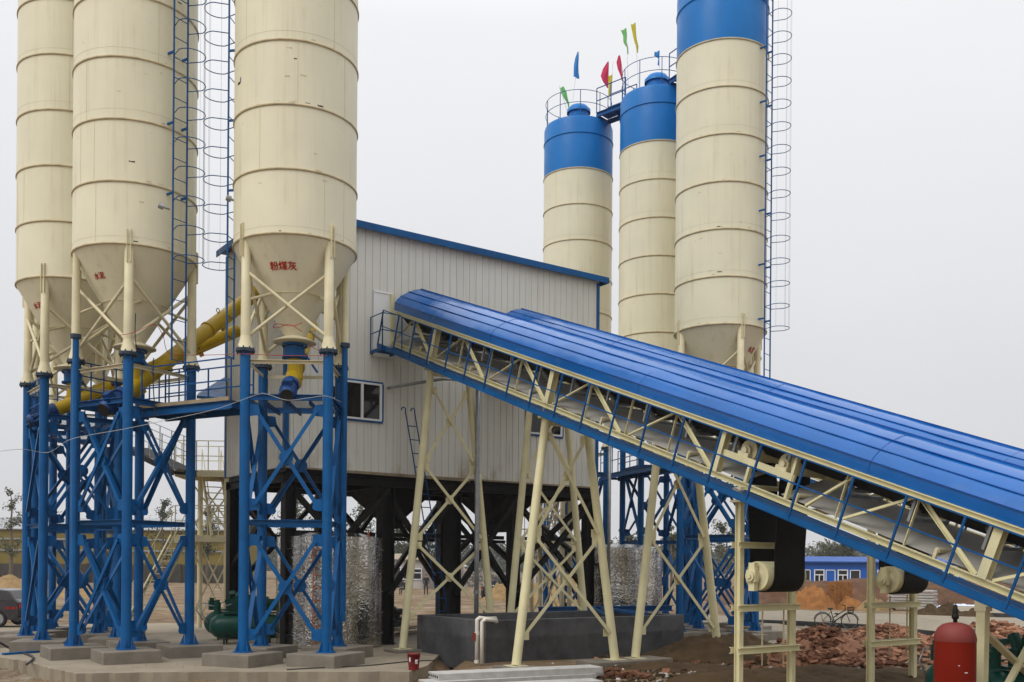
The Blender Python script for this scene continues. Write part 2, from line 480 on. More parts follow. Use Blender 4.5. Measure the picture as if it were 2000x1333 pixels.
def silo(name_label, cx, cy, ang, foot_label, lettering=None, text_ang=0, ladder=None, pipe=None, rails=(), platform=True, detail=True, top=True, text_w=.64, scratch=0):
    C = V((cx, cy, 0))
    root = thing('cement_silo', C, name_label, 'silo', 'cement silos on blue steel towers')
    def P(r, a, z): return V((cx + r * cos(a), cy + r * sin(a), z))
    zb = ZB + 6 * SP
    # barrel with plate courses and stiffener rings
    mb = MB(); mb.lathe(C, [(R, ZB), (R, zb)], 72)
    mb.build('barrel', M['cream'], root)
    mb = MB(); mb.lathe(C, [(R, zb), (R, ZTOP - .12), (R - .04, ZTOP), None, (R - .04, ZTOP), (.44, ZTOP + .18), (0, ZTOP + .18)], 72)
    mb.build('blue_upper_barrel', M['blue_top'], root)
    rs = random.Random(int(cx * 100))
    for k in range(0, 6):
        mb = MB(); z = ZB + k * SP
        for q in range(2):
            a = -pi / 2 + rs.uniform(-1.4, 1.2)
            mb.bar(P(R + .001, a, z + .05), P(R + .001, a, z + SP - .03), .012, .005, P(1, a, 0) - C)
        if rs.random() < .65:
            zz = z + rs.uniform(.16, .3)
            mb.lathe(C, [(R + .001, zz - .006), (R + .004, zz), (R + .001, zz + .006)], 72)
        mb.build('weld_seam', M['weld'], root)
    for k in range(0, 8):
        z = ZB + k * SP
        mb = MB(); w = .028
        mb.lathe(C, [(R - .002, z + .045), (R + w, z + .03), (R + w, z - .01), (R - .002, z - .02)], 72)
        mb.build('stiffener_ring', M['blue_top'] if k > 6 else M['ring'], root)
    # hopper
    mb = MB(); mb.lathe(C, [(R, ZB), (cone_r(9.02), 9.02), (cone_r(8.1), 8.1)], 64)
    hop = mb.build('hopper', M['cream'], root)
    mb = MB(); r1 = cone_r(9.02); mb.lathe(C, [(r1 + .012, 9.035), (r1 + .013, 9.01)], 64)
    a0 = ang + .5
    mb.bar(P(R + .004, a0, ZB - .01), P(cone_r(8.15) + .004, a0, 8.15), .014, .006, P(1, a0, 0) - C)
    mb.build('weld_seam', M['ring'], hop)
    mb = MB(); rb = cone_r(8.1)
    mb.lathe(C, [(rb, 8.1), (rb + .28, 7.98), (rb + .28, 7.95), (rb - .02, 7.93)], 40)
    mb.build('outlet_flange', M['cream_steel'], root)
    mb = MB(); mb.lathe(C, [(rb + .06, 7.92), (rb + .06, 7.86), None, (rb, 7.86), (rb, 7.58), None, (rb + .06, 7.60), (rb + .06, 7.55), (0, 7.55)], 24)
    mb.bar(P(rb, ang - .6, 7.7), P(rb + .32, ang - .5, 7.25), .03, .05)
    mb.build('outlet_valve', M['blue'], root)
    legs = [ang + k * pi / 2 for k in range(4)]
    for a in legs:
        p0 = P(LR, a, ZBLK)
        # blue column with base plate, flared stiffeners and flange
        mb = MB(); mb.cyl(p0, P(LR, a, ZC - .05), .122, n=20, caps=False)
        col = mb.build('column', M['blue'], root)
        mb = MB(); mb.cyl(p0, p0 + V((0, 0, .025)), .24, n=20)
        for k in range(4):
            b = a + k * pi / 2; d = V((cos(b), sin(b), 0)); n_ = V((-sin(b), cos(b), 0)) * .012
            mb.prism([p0 + d * .13 + V((0, 0, .025)) - n_ / 2, p0 + d * .23 + V((0, 0, .025)) - n_ / 2, p0 + d * .13 + V((0, 0, .28)) - n_ / 2], n_)
        mb.build('base_plate', M['blue'], col)
        mb = MB(); mb.cyl(P(LR, a, ZC - .05), P(LR, a, ZC), .225, n=24); 
        mb.cyl(P(LR, a, ZC + .002), P(LR, a, ZC + .03), .218, n=24)
        for k in range(8):
            b = k * pi / 4
            q = P(LR, a, ZC - .09) + V((cos(b), sin(b), 0)) * .19
            mb.cyl(q, q + V((0, 0, .16)), .018, n=6)
        mb.build('flange', M['collar'], col)
        mb = MB(); mb.lathe(P(LR, a, 0), [(.2, ZC + .03), (.14, ZC + .22), (.118, ZC + .34), None, (.118, ZC + .34), (.108, ZB - .02), (.06, ZB + .02)], 20)
        leg = mb.build('leg', M['cream_steel'], root)
        # lug plates on the barrel
        mb = MB()
        t_ = V((-sin(a), cos(a), 0)); d = V((cos(a), sin(a), 0))
        for sgn in (-1, 1):
            q = P(R, a, 0) + t_ * (.045 * sgn)
            mb.prism([q - d * .06 + V((0, 0, 9.72)), q + d * .05 + V((0, 0, 9.78)), q + d * .05 + V((0, 0, 10.55)), q - d * .06 + V((0, 0, 10.63))], t_ * .016).mark()
        mb.build_each('lug', M['cream_steel'], leg)
    for i in range(4):
        a, b = legs[i], legs[(i + 1) % 4]
        A = lambda z: P(LR, a, z)
        B = lambda z: P(LR, b, z)
        mid = P(LR * cos(pi / 4), (a + b) / 2 if b > a else (a + b + 2 * pi) / 2, 0)
        nrm = (mid - C).normalized()
        along = (B(0) - A(0)).normalized()
        # cream cross tubes and strut
        mb = MB(); mb.cyl(A(9.45) + nrm * .03, B(7.86) + nrm * .03, .042, n=10); mb.build('tube_brace', M['cream_steel'], root)
        mb = MB(); mb.cyl(B(9.45) - nrm * .06, A(7.86) - nrm * .06, .042, n=10); mb.build('tube_brace', M['cream_steel'], root)
        mb = MB(); mb.angle(A(7.28) + along * .12, B(7.28) - along * .12, .07, up=UP); mb.build('strut', M['cream_steel'], root)
        q = P(cone_r(9.0) + .02, a + .25, 9.0)
        mb = MB(); mb.cyl(A(8.75), q, .035, n=8); mb.build('hopper_stay', M['cream_steel'], root)
        # blue tower: two tiers of angle-iron crosses with round gussets
        for (z0, z1) in ((.72, 3.0), (3.85, 6.12)):
            mb = MB()
            e0, e1 = A(z0) + along * .26, B(z1) - along * .26
            mb.angle(e0 + nrm * .03, e1 + nrm * .03, .09, .014, nrm)
            mb.build('brace', M['blue'], root)
            mb = MB()
            f0, f1 = A(z1) + along * .26, B(z0) - along * .26
            mb.angle(f0 - nrm * .05, f1 - nrm * .05, .09, .014, nrm)
            mb.build('brace', M['blue'], root)
            c = (e0 + e1) / 2
            mb = MB(); mb.cyl(c - nrm * .012, c + nrm * .012, .17, n=20)
            mb.build('gusset_disc', M['blue'], root)
            mb = MB()
            for (pp, sg) in ((A(z0), 1), (A(z1), 1), (B(z0), -1), (B(z1), -1)):
                zz = 1 if pp.z in (z0,) else -1
                o_ = pp + along * sg * .12
                mb.prism([o_ + V((0, 0, -.15)) - nrm * .008, o_ + along * sg * .2 + V((0, 0, -.13)) - nrm * .008, o_ + along * sg * .24 + V((0, 0, .06 * zz)) - nrm * .008,
                          o_ + along * sg * .2 + V((0, 0, .13)) - nrm * .008, o_ + V((0, 0, .15)) - nrm * .008], nrm * .016).mark()
            mb.build_each('gusset_plate', M['blue'], root)
        mb = MB(); mb.angle(A(3.43) + along * .15, B(3.43) - along * .15, .10, .014, UP)
        mb.build('tie_beam', M['blue'], root)
        if platform:
            mb = MB(); mb.channel(A(6.42) + along * .13, B(6.42) - along * .13, .08, .14, .014)
            mb.build('platform_beam', M['blue'], root)
    if platform:
        mb = MB(); pts = [P(LR - .12, a, 6.40) for a in legs]
        mb.add(pts, [(0, 1, 2, 3)])
        mb.build('platform_grating', M['grating'], root)
        mb = MB()
        d = (pts[1] - pts[0])
        for k in (.2, .5, .8):
            mb.bar(pts[0] + d * k - V((0, 0, .08)), pts[3] + (pts[2] - pts[3]) * k - V((0, 0, .08)), .05, .1).mark()
        mb.build_each('platform_joist', M['blue_rail'], root)
    for i in rails:
        a, b = P(LR - .05, legs[i], 6.45), P(LR - .05, legs[(i + 1) % 4], 6.45)
        mb = MB()
        for h in (.4, .75, 1.1): mb.bar(a + UP * h, b + UP * h, .028, .028)
        rl = mb.build('platform_railing', M['blue_rail'], root)
        for k in range(1, 5): q = a.lerp(b, k / 5); mb = MB(); mb.bar(q, q + UP * 1.1, .028, .028, (b - a)); mb.build('railing_post', M['blue_rail'], rl)
    if pipe is not None:
        a, rr = pipe if isinstance(pipe, tuple) else (pipe, 1.575)
        ptop = ZTOP + .4 if rr > R else ZB - (R - rr) / .595 + .08
        mb = MB(); mb.cyl(P(rr, a, 8.12), P(rr, a, ptop), .088, n=14)
        fp = mb.build('filling_pipe', M['cream_steel'], root)
        mb = MB(); mb.cyl(P(rr, a, .95), P(rr, a, 8.05), .075, n=14); mb.build('lower_filling_pipe', M['blue'], fp)
        mb = MB(); mb.cyl(P(rr, a, 8.03), P(rr, a, 8.13), .13, n=16); mb.build('pipe_flange', M['collar'], fp)
    if ladder is not None:
        a, z0, z1, hz0 = ladder
        t_ = V((-sin(a), cos(a), 0)); d = V((cos(a), sin(a), 0))
        b0 = P(1.7, a, 0)
        mb = MB(); hw = .21
        for sg in (-1, 1):
            mb.bar(b0 + t_ * hw * sg + V((0, 0, z0)), b0 + t_ * hw * sg + V((0, 0, z1)),   .026, .04, d)
        lad = mb.build('ladder', M['blue_rail'], root)
        mb = MB(); z = z0 + .02
        while z < z1:
            mb.cyl(b0 - t_ * hw + V((0, 0, z)), b0 + t_ * hw + V((0, 0, z)), .011, n=6).mark(); z += .5
        mb.build_each('rung', M['blue_rail'], lad); mb = MB()
        for zz in [z0 + 2.4 + 1.75 * k for k in range(8)]:
            if ZB < zz < z1:
                for sg in (-1, 1):
                    mb.bar(P(R - .02, a, zz) + t_ * hw * sg, b0 + t_ * hw * sg + V((0, 0, zz)), .04, .05).mark()
        mb.build_each('ladder_bracket', M['blue_rail'], lad)
        z = hz0
        pts0 = [(.0, hw)] + [(.36 + .36 * sin(pi * k / 12), .36 * cos(pi * k / 12)) for k in range(13)] + [(.0, -hw)]
        mc = MB()
        while z < z1:
            mb = MB()
            mb.tube([b0 + d * x + t_ * y + V((0, 0, z)) for x, y in pts0], .0115, 6)
            mb.build('safety_hoop', M['blue_rail'], lad)
            z += .72
        for k in (2, 5, 7, 9, 12):
            x, y = pts0[k]
            mc.cyl(b0 + d * x + t_ * y + V((0, 0, hz0)), b0 + d * x + t_ * y + V((0, 0, z - .72)), .0035, n=5).mark()
        mc.build_each('cage_wire', M['steel'], lad)
    if lettering:
        cu = bpy.data.curves.new('lettering', 'FONT'); cu.body = lettering; cu.size = .27; cu.align_x = 'CENTER'
        cu.offset = 0
        tmp = bpy.data.objects.new('tmp', cu); COL.objects.link(tmp)
        dg = bpy.context.evaluated_depsgraph_get()
        me = bpy.data.meshes.new_from_object(tmp.evaluated_get(dg))
        bpy.data.objects.remove(tmp)
        tb_ = bmesh.new(); tb_.from_mesh(me); bmesh.ops.triangulate(tb_, faces=tb_.faces)
        for _ in range(3): bmesh.ops.subdivide_edges(tb_, edges=[e for e in tb_.edges if e.calc_length() > .04], cuts=1)
        bmesh.ops.triangulate(tb_, faces=tb_.faces); tb_.to_mesh(me); tb_.free()
        mb = MB(); zt = 9.55; sl = sqrt(1 + .595 ** 2)
        vs = []
        xs = [v.co.x for v in me.vertices] or [0]
        k = text_w / max(.01, max(xs) - min(xs))
        for q, (sx, sy) in enumerate(((0, 0), (.010, .004), (-.008, -.006), (.002, .009))):
            vs = []
            for v in me.vertices:
                z = zt + (v.co.y - .1 + sy) * k / sl
                r = cone_r(z) + .010 + .0015 * q
                th = text_ang + (v.co.x + sx) * k / r
                vs.append(P(r, th, z))
            mb.add(vs, [tuple(p.vertices) for p in me.polygons])
        if mb.f:
            mb.build('lettering', M['red_text'], hop)
        bpy.data.meshes.remove(me)
    # dust collector stub, cap and rim railing on the roof
    if top:
        mb = MB(); mb.lathe(C, [(.44, ZTOP + .1), (.44, ZTOP + .72), None, (.52, ZTOP + .72), (.52, ZTOP + .86), (.44, ZTOP + .9), (.40, ZTOP + 1.0), (0, ZTOP + 1.02)], 32)
        mb.build('vent_stack', M['blue_top'], root)
        mb = MB(); rr = R - .06
        for zz in (1.1, .58):
            mb.tube([P(rr, 2 * pi * k / 48, ZTOP + zz) for k in range(48)], .013, 6, closed=True)
        rail = mb.build('rim_railing', M['blue_rail'], root)
        for k in range(10):
            mb = MB(); a = 2 * pi * k / 10 + .3
            mb.cyl(P(rr, a, ZTOP - .05), P(rr, a, ZTOP + 1.1), .016, n=6); mb.build('railing_post', M['blue_rail'], rail)
    if detail:
        for i, a in enumerate(legs):
            q = P(LR, a, 0)
            add_footing(q.x, q.y, ang + .35, foot_label[i])
    return root

def marks(root, cx, cy, items):
    """small scuffs and a stencil mark on the barrel: (angle, z, width, height, mat)"""
    for (a, z, w, h, m) in items:
        mb = MB(); r = R + .003; n = 4
        vs = []
        for k in range(n + 1):
            th = a + (k / n - .5) * w / r
            vs += [(cx + r * cos(th), cy + r * sin(th), z - h / 2 + .3 * h * random.uniform(-1, 1)), (cx + r * cos(th), cy + r * sin(th), z + h / 2 + .3 * h * random.uniform(-1, 1))]
        mb.add(vs, [(2 * k, 2 * k + 2, 2 * k + 3, 2 * k + 1) for k in range(n)])
        mb.build('scuff', M[m], root)

A_ = (-5.481, 24.766, radians(47)); B_ = (-9.803, 25.593, radians(15)); C_ = (-12.66, 28.46, radians(83)); D_ = (-13.95, 31.7, radians(55))
G_ = (6.891, 33.077, radians(16)); F_ = (5.808, 40.656, radians(60)); E_ = (2.767, 43.415, radians(65)); H_ = (7.75, 37.2, radians(40))

def fl(which):
    return ['square concrete footing under the rear column of ' + which, 'square concrete footing under the inner column of ' + which,
            'square concrete footing under the near column of ' + which, 'square concrete footing under the outer column of ' + which]
sA = silo('cream cement silo with three red characters on its cone, before the building corner', *A_, fl('the three-character silo'),
          '粉煤灰', radians(-92.5), ladder=(radians(172), 7.62, ZTOP, 9.95), pipe=(radians(35), 1.37))
sB = silo('cream cement silo with two red characters, caged ladder down its near side', *B_, fl('the two-character silo'),
          '水泥', radians(-117.5), ladder=(radians(-32), 7.45, ZTOP, 9.95), pipe=(radians(215), 1.42), rails=(1, 0), text_w=.34)
sC = silo('cream cement silo at the outer end of the row, half behind the laddered one', *C_, fl('the outermost silo'),
          '水泥', radians(-121), pipe=radians(118), rails=(0, 1), text_w=.36)
sD = silo('cream cement silo standing behind the outermost one, mostly hidden', *D_, fl('the silo hidden behind the outermost one'), None)
sG = silo('tall cream silo with blue top nearest the covered conveyors, ladder on its outer side', *G_, fl('the silo nearest the conveyors'),
          '水泥', radians(-37), ladder=(radians(-40), 6.3, ZTOP + 1, 10.1), pipe=radians(110), text_w=.42)
sF = silo('blue-topped cream silo in the middle of the far row of three', *F_, fl('the middle silo of the far row'), None, pipe=radians(100))
sE = silo('blue-topped cream silo beyond the building roof, smallest in view', *E_, fl('the silo beyond the building roof'), None, pipe=radians(100))
sH = silo('blue-topped cream silo hidden behind the one nearest the conveyors', *H_, fl('the hidden silo of the far row'), None, top=True)
random.seed(3)
for (r_, c_, th0) in ((sA, A_, -78), (sG, G_, -103), (sB, B_, -70)):
    it = []
    for k in range(26):
        it.append((radians(th0 + random.gauss(8, 22)), ZB + SP * random.choice([0, 1, 2, 3, 4]) + random.choice([.05, .08, random.uniform(.1, 1.4)]),
                   random.uniform(.03, .16), random.uniform(.008, .03), random.choice(['dark', 'ring', 'ring', 'ring', 'ring', 'ring'])))
    marks(r_, c_[0], c_[1], it)
marks(sA, A_[0], A_[1], [(radians(-142), 14.0, .16, .05, 'dark'), (radians(-139), 14.07, .05, .10, 'bluemark'), (radians(-142), 16.8, .16, .05, 'dark')])
# ------------------------------------------------------------------ mixer building
AZ = radians(35.4)
T = V((cos(AZ), sin(AZ), 0)); NN = V((-sin(AZ), cos(AZ), 0))
C0 = V((-6.49, 28.12, 0)); BZ0, BZ1, L1, L2 = 5.21, 12.48, 11.63, 4.95
def bp(t, n, z): return C0 + T * t + NN * n + UP * z

bld = thing('mixer_building', C0 + T * L1 / 2 + NN * L2 / 2, 'white sheet clad mixer house raised on black steel columns, blue roof trim', 'building')
def clad(p, q, z0, z1, out, step=.245):
    """vertical wall sheets with a recessed joint between neighbours"""
    L = (q - p).length; d = (q - p).normalized(); mb = MB(); n = int(round(L / step)); s = L / n
    prof = []
    for i in range(n):
        x = i * s
        prof += [(x, 0), (x + .006, -.02), (x + (.024 if i % 2 else .03), -.02), (x + (.030 if i % 2 else .036), 0)]
    prof.append((L, 0))
    vs, fs = [], []
    for (x, o) in prof:
        b = p + d * x + out * o
        vs += [b + UP * z0, b + UP * z1]
    for i in range(len(prof) - 1):
        fs.append((2 * i, 2 * i + 2, 2 * i + 3, 2 * i + 1))
    mb.add(vs, fs)
    mb.bar(p + UP * (z0 + z1) / 2 - out * .1, q + UP * (z0 + z1) / 2 - out * .1, .06, z1 - z0)
    return mb
def clad_rib(p, q, z0, z1, out, step=.19):
    L = (q - p).length; d = (q - p).normalized(); mb = MB(); n = int(L / step); s = L / n
    prof = []
    for i in range(n):
        x = i * s
        prof += [(x, 0), (x + .03, .045), (x + .075, .045), (x + .105, 0)]
    prof.append((L, 0))
    vs, fs = [], []
    for (x, o) in prof:
        b = p + d * x + out * (o - .045); vs += [b + UP * z0, b + UP * z1]
    for i in range(len(prof) - 1): fs.append((2 * i, 2 * i + 2, 2 * i + 3, 2 * i + 1))
    mb.add(vs, fs)
    mb.bar(p + UP * (z0 + z1) / 2 - out * .14, q + UP * (z0 + z1) / 2 - out * .14, .06, z1 - z0)
    return mb
clad(bp(0, 0, 0), bp(L1, 0, 0), BZ0, BZ1, -NN).build('wall', M['wall'], bld)
clad(bp(L1, L2, 0), bp(0, L2, 0), BZ0, BZ1, NN).build('wall', M['wall'], bld)
clad_rib(bp(0, L2, 0), bp(0, 0, 0), BZ0, BZ1, -T).build('ribbed_wall', M['wall'], bld)
clad_rib(bp(L1, 0, 0), bp(L1, L2, 0), BZ0, BZ1, T).build('ribbed_wall', M['wall'], bld)
mb = MB()
mb.prism([bp(-.22, -.2, BZ1 + .02), bp(L1 + .22, -.2, BZ1 + .02), bp(L1 + .22, L2 + .2, BZ1 + .02), bp(-.22, L2 + .2, BZ1 + .02)], UP * .10)
mb.build('roof', M['seam'], bld)
mb = MB()
mb.bar(bp(-.26, -.23, BZ1 + .0), bp(L1 + .26, -.23, BZ1 + .0), .03, .20); mb.bar(bp(-.25, L2 + .23, BZ1), bp(-.25, -.21, BZ1), .03, .20)
mb.bar(bp(L1 + .25, -.21, BZ1), bp(L1 + .25, L2 + .23, BZ1), .03, .20)
mb.build('roof_fascia', M['blue'], bld)
for (t, n) in ((0, 0), (L1, 0), (0, L2), (L1, L2)):
    mb = MB(); st = 1 if t else -1; sn = 1 if n else -1
    p = bp(t + st * .012, n - sn * .05, 0); mb.bar(p + UP * (BZ0 - .02), p + UP * (BZ1 - .1), .02, .13, NN)
    p = bp(t - st * .05, n + sn * .012, 0); mb.bar(p + UP * (BZ0 - .02), p + UP * (BZ1 - .1), .02, .13, T)
    mb.build('corner_trim', M['blue'], bld)
# floor deck and edge
mb = MB(); mb.prism([bp(.1, .1, BZ0 - .14), bp(L1 - .1, .1, BZ0 - .14), bp(L1 - .1, L2 - .1, BZ0 - .14), bp(.1, L2 - .1, BZ0 - .14)], UP * .12)
for n in (.12, L2 / 2, L2 - .12): mb.ibeam(bp(0, n, BZ0 - .28), bp(L1, n, BZ0 - .28), .2, .26)
for t in (.1, 3.3, 5.75, 8.2, L1 - .1): mb.ibeam(bp(t, .25, BZ0 - .29), bp(t, L2 - .25, BZ0 - .29), .18, .24)
mb.build('floor_frame', M['black'], bld)
mb = MB(); mb.bar(bp(.02, -.035, BZ0 - .03), bp(L1, -.035, BZ0 - .03), .05, .05); mb.bar(bp(1.5, -.1, BZ0 - .06), bp(6.2, -.1, BZ0 - .09), .05, .05)
mb.build('edge_batten', M['wood'], bld)
cols = [(.22, .2), (3.35, .2), (5.75, .2), (8.15, .2), (L1 - .25, .2), (.22, L2 - .2), (3.35, L2 - .2), (5.75, L2 - .2), (8.15, L2 - .2), (L1 - .25, L2 - .2)]
for (t, n) in cols:
    w = .42 if 3 < t < 6 else .34
    mb = MB(); mb.ibeam(bp(t, n, 0), bp(t, n, BZ0 - .42), w, w, .035, T)
    mb.bar(bp(t, n, 0), bp(t, n, .03), w + .2, w + .2)
    mb.build('column', M['black'], bld)
for (a, b, n) in [(.22, 3.35, .2), (3.35, 5.75, .2), (5.75, 8.15, .2), (8.15, L1 - .25, .2), (.22, 3.35, L2 - .2), (5.75, 8.15, L2 - .2), (8.15, L1 - .25, L2 - .2), (3.35, 5.75, L2 - .2)]:
    for (z0, z1) in ((BZ0 - .5, .9), ):
        mb = MB(); mb.bar(bp(a, n + .02, z0), bp(b, n + .02, 1.5), .14, .17, NN); mb.build('brace', M['black'], bld)
        mb = MB(); mb.bar(bp(b, n - .2 if n < 1 else n + .25, z0), bp(a, n - .2 if n < 1 else n + .25, 1.5), .14, .17, NN); mb.build('brace', M['black'], bld)
    mb = MB(); mb.bar(bp(a + .2, n + (.3 if n > 1 else .3), 3.35), bp(b - .2, n + .3, 3.35), .09, .12); mb.build('tie', M['black'], bld)
for t in (.22, 3.35, 8.15, L1 - .25):
    mb = MB(); mb.bar(bp(t, .3, BZ0 - .5), bp(t, L2 - .3, 2.4), .14, .16, T); mb.build('brace', M['black'], bld)
    mb = MB(); mb.bar(bp(t + .2, L2 - .3, BZ0 - .5), bp(t + .2, .3, 2.4), .14, .16, T); mb.build('brace', M['black'], bld)
# discharge hoppers under the floor
for t in (8.9, 4.6):
    mb = MB(); c = bp(t, L2 * .45, 0)
    for (r0, z0, r1, z1) in ((1.25, BZ0 - .16, .30, BZ0 - 1.32), (.30, BZ0 - 1.32, .30, BZ0 - 1.6)):
        q = [(-1, -1), (1, -1), (1, 1), (-1, 1)]
        lo = [c + T * x * r1 + NN * y * r1 + UP * z1 for x, y in q]; hi = [c + T * x * r0 + NN * y * r0 + UP * z0 for x, y in q]
        mb.add(lo + hi, [(i, (i + 1) % 4, 4 + (i + 1) % 4, 4 + i) for i in range(4)] + [(0, 1, 2, 3), (4, 5, 6, 7)])
    mb.build('discharge_hopper', M['black'], bld)
# windows
def window(t0, t1, z0, z1):
    mb = MB()
    mb.bar(bp(t0 - .05, -.02, z1 + .03), bp(t1 + .05, -.02, z1 + .03), .06, .05); mb.bar(bp(t0 - .05, -.02, z0 - .03), bp(t1 + .05, -.02, z0 - .03), .06, .05)
    for t in (t0 - .045, t1 + .045): mb.bar(bp(t, -.02, z0 - .0), bp(t, -.02, z1 + .0), .05, .06, NN)
    fr = mb.build('window', M['blue'], bld)
    mb = MB(); w = .055
    for z in (z0 + w / 2, z1 - w / 2): mb.bar(bp(t0, -.035, z), bp(t1, -.035, z), .07, w)
    for t in (t0 + w / 2, (t0 + t1) / 2, t1 - w / 2): mb.bar(bp(t, -.036, z0 + w), bp(t, -.036, z1 - w), .07, w * (1.4 if abs(t - (t0 + t1) / 2) < .01 else 1), NN)
    mb.build('frame', M['white'], fr)
    for (a, b) in ((t0 + w, (t0 + t1) / 2 - w * .7), ((t0 + t1) / 2 + w * .7, t1 - w)):
        mb = MB(); mb.bar(bp(a, -.018, (z0 + z1) / 2), bp(b, -.018, (z0 + z1) / 2), .008, z1 - z0 - 2 * w)
        mb.build('pane', M['glass'], fr)
def t_of(px, n=0.0):
    k = (px - 1000) / F
    b = C0 + NN * n
    return (k * b.y - b.x) / (T.x - k * T.y)
window(1.75, t_of(741.5), at(741, 824, 29.85).z, at(741, 751, 29.85).z)
window(t_of(1027), t_of(1094), at(1070, 850, 33.4).z, at(1070, 787, 33.4).z)
# side door sheet and its bright capping
mb = MB(); ta, tb = t_of(727), t_of(764); za, zb_ = at(745, 700, 30.0).z, at(745, 576, 30.0).z
mb.bar(bp(ta, -.022, (za + zb_) / 2), bp(tb, -.022, (za + zb_) / 2), .03, zb_ - za)
dr = mb.build('door', M['wall_door'], bld)
mb = MB(); mb.bar(bp(ta - .03, -.03, zb_ + .03), bp(tb, -.03, zb_ + .03), .05, .05); mb.bar(bp(ta - .02, -.03, za), bp(ta - .02, -.03, zb_ + .0), .04, .03, NN)
mb.build('door_trim', M['white'], dr)
# stray pipe stub on the front wall
mb = MB(); z_ = at(755, 757, 29.9).z
mb.tube([bp(t_of(755), -.02, z_), bp(t_of(755), -.16, z_), bp(t_of(832), -.95, z_ + .30), bp(t_of(935), -.85, z_ + .46)], .05, 8)
mb.build('wall_pipe', M['steel'], bld)
# canopy on the end wall, seen under the walkway
mb = MB(); pc = [at(441, 739, 32.2), at(388, 771, 31.9), at(384, 777, 30.3), at(441, 781, 30.0)]
mb.prism(pc, UP * .06)
cn = mb.build('canopy', M['blue'], bld)
mb = MB(); mb.prism([p - UP * .03 for p in pc], UP * .025); mb.build('canopy_lining', M['wood'], cn)
# blower pipe beside the window
mb = MB(); p = at(628, 764, 28.9); mb.cyl(p, p + T * .6 - NN * -.0, .2, n=24)
mb.build('duct_mouth', M['black'], bld)

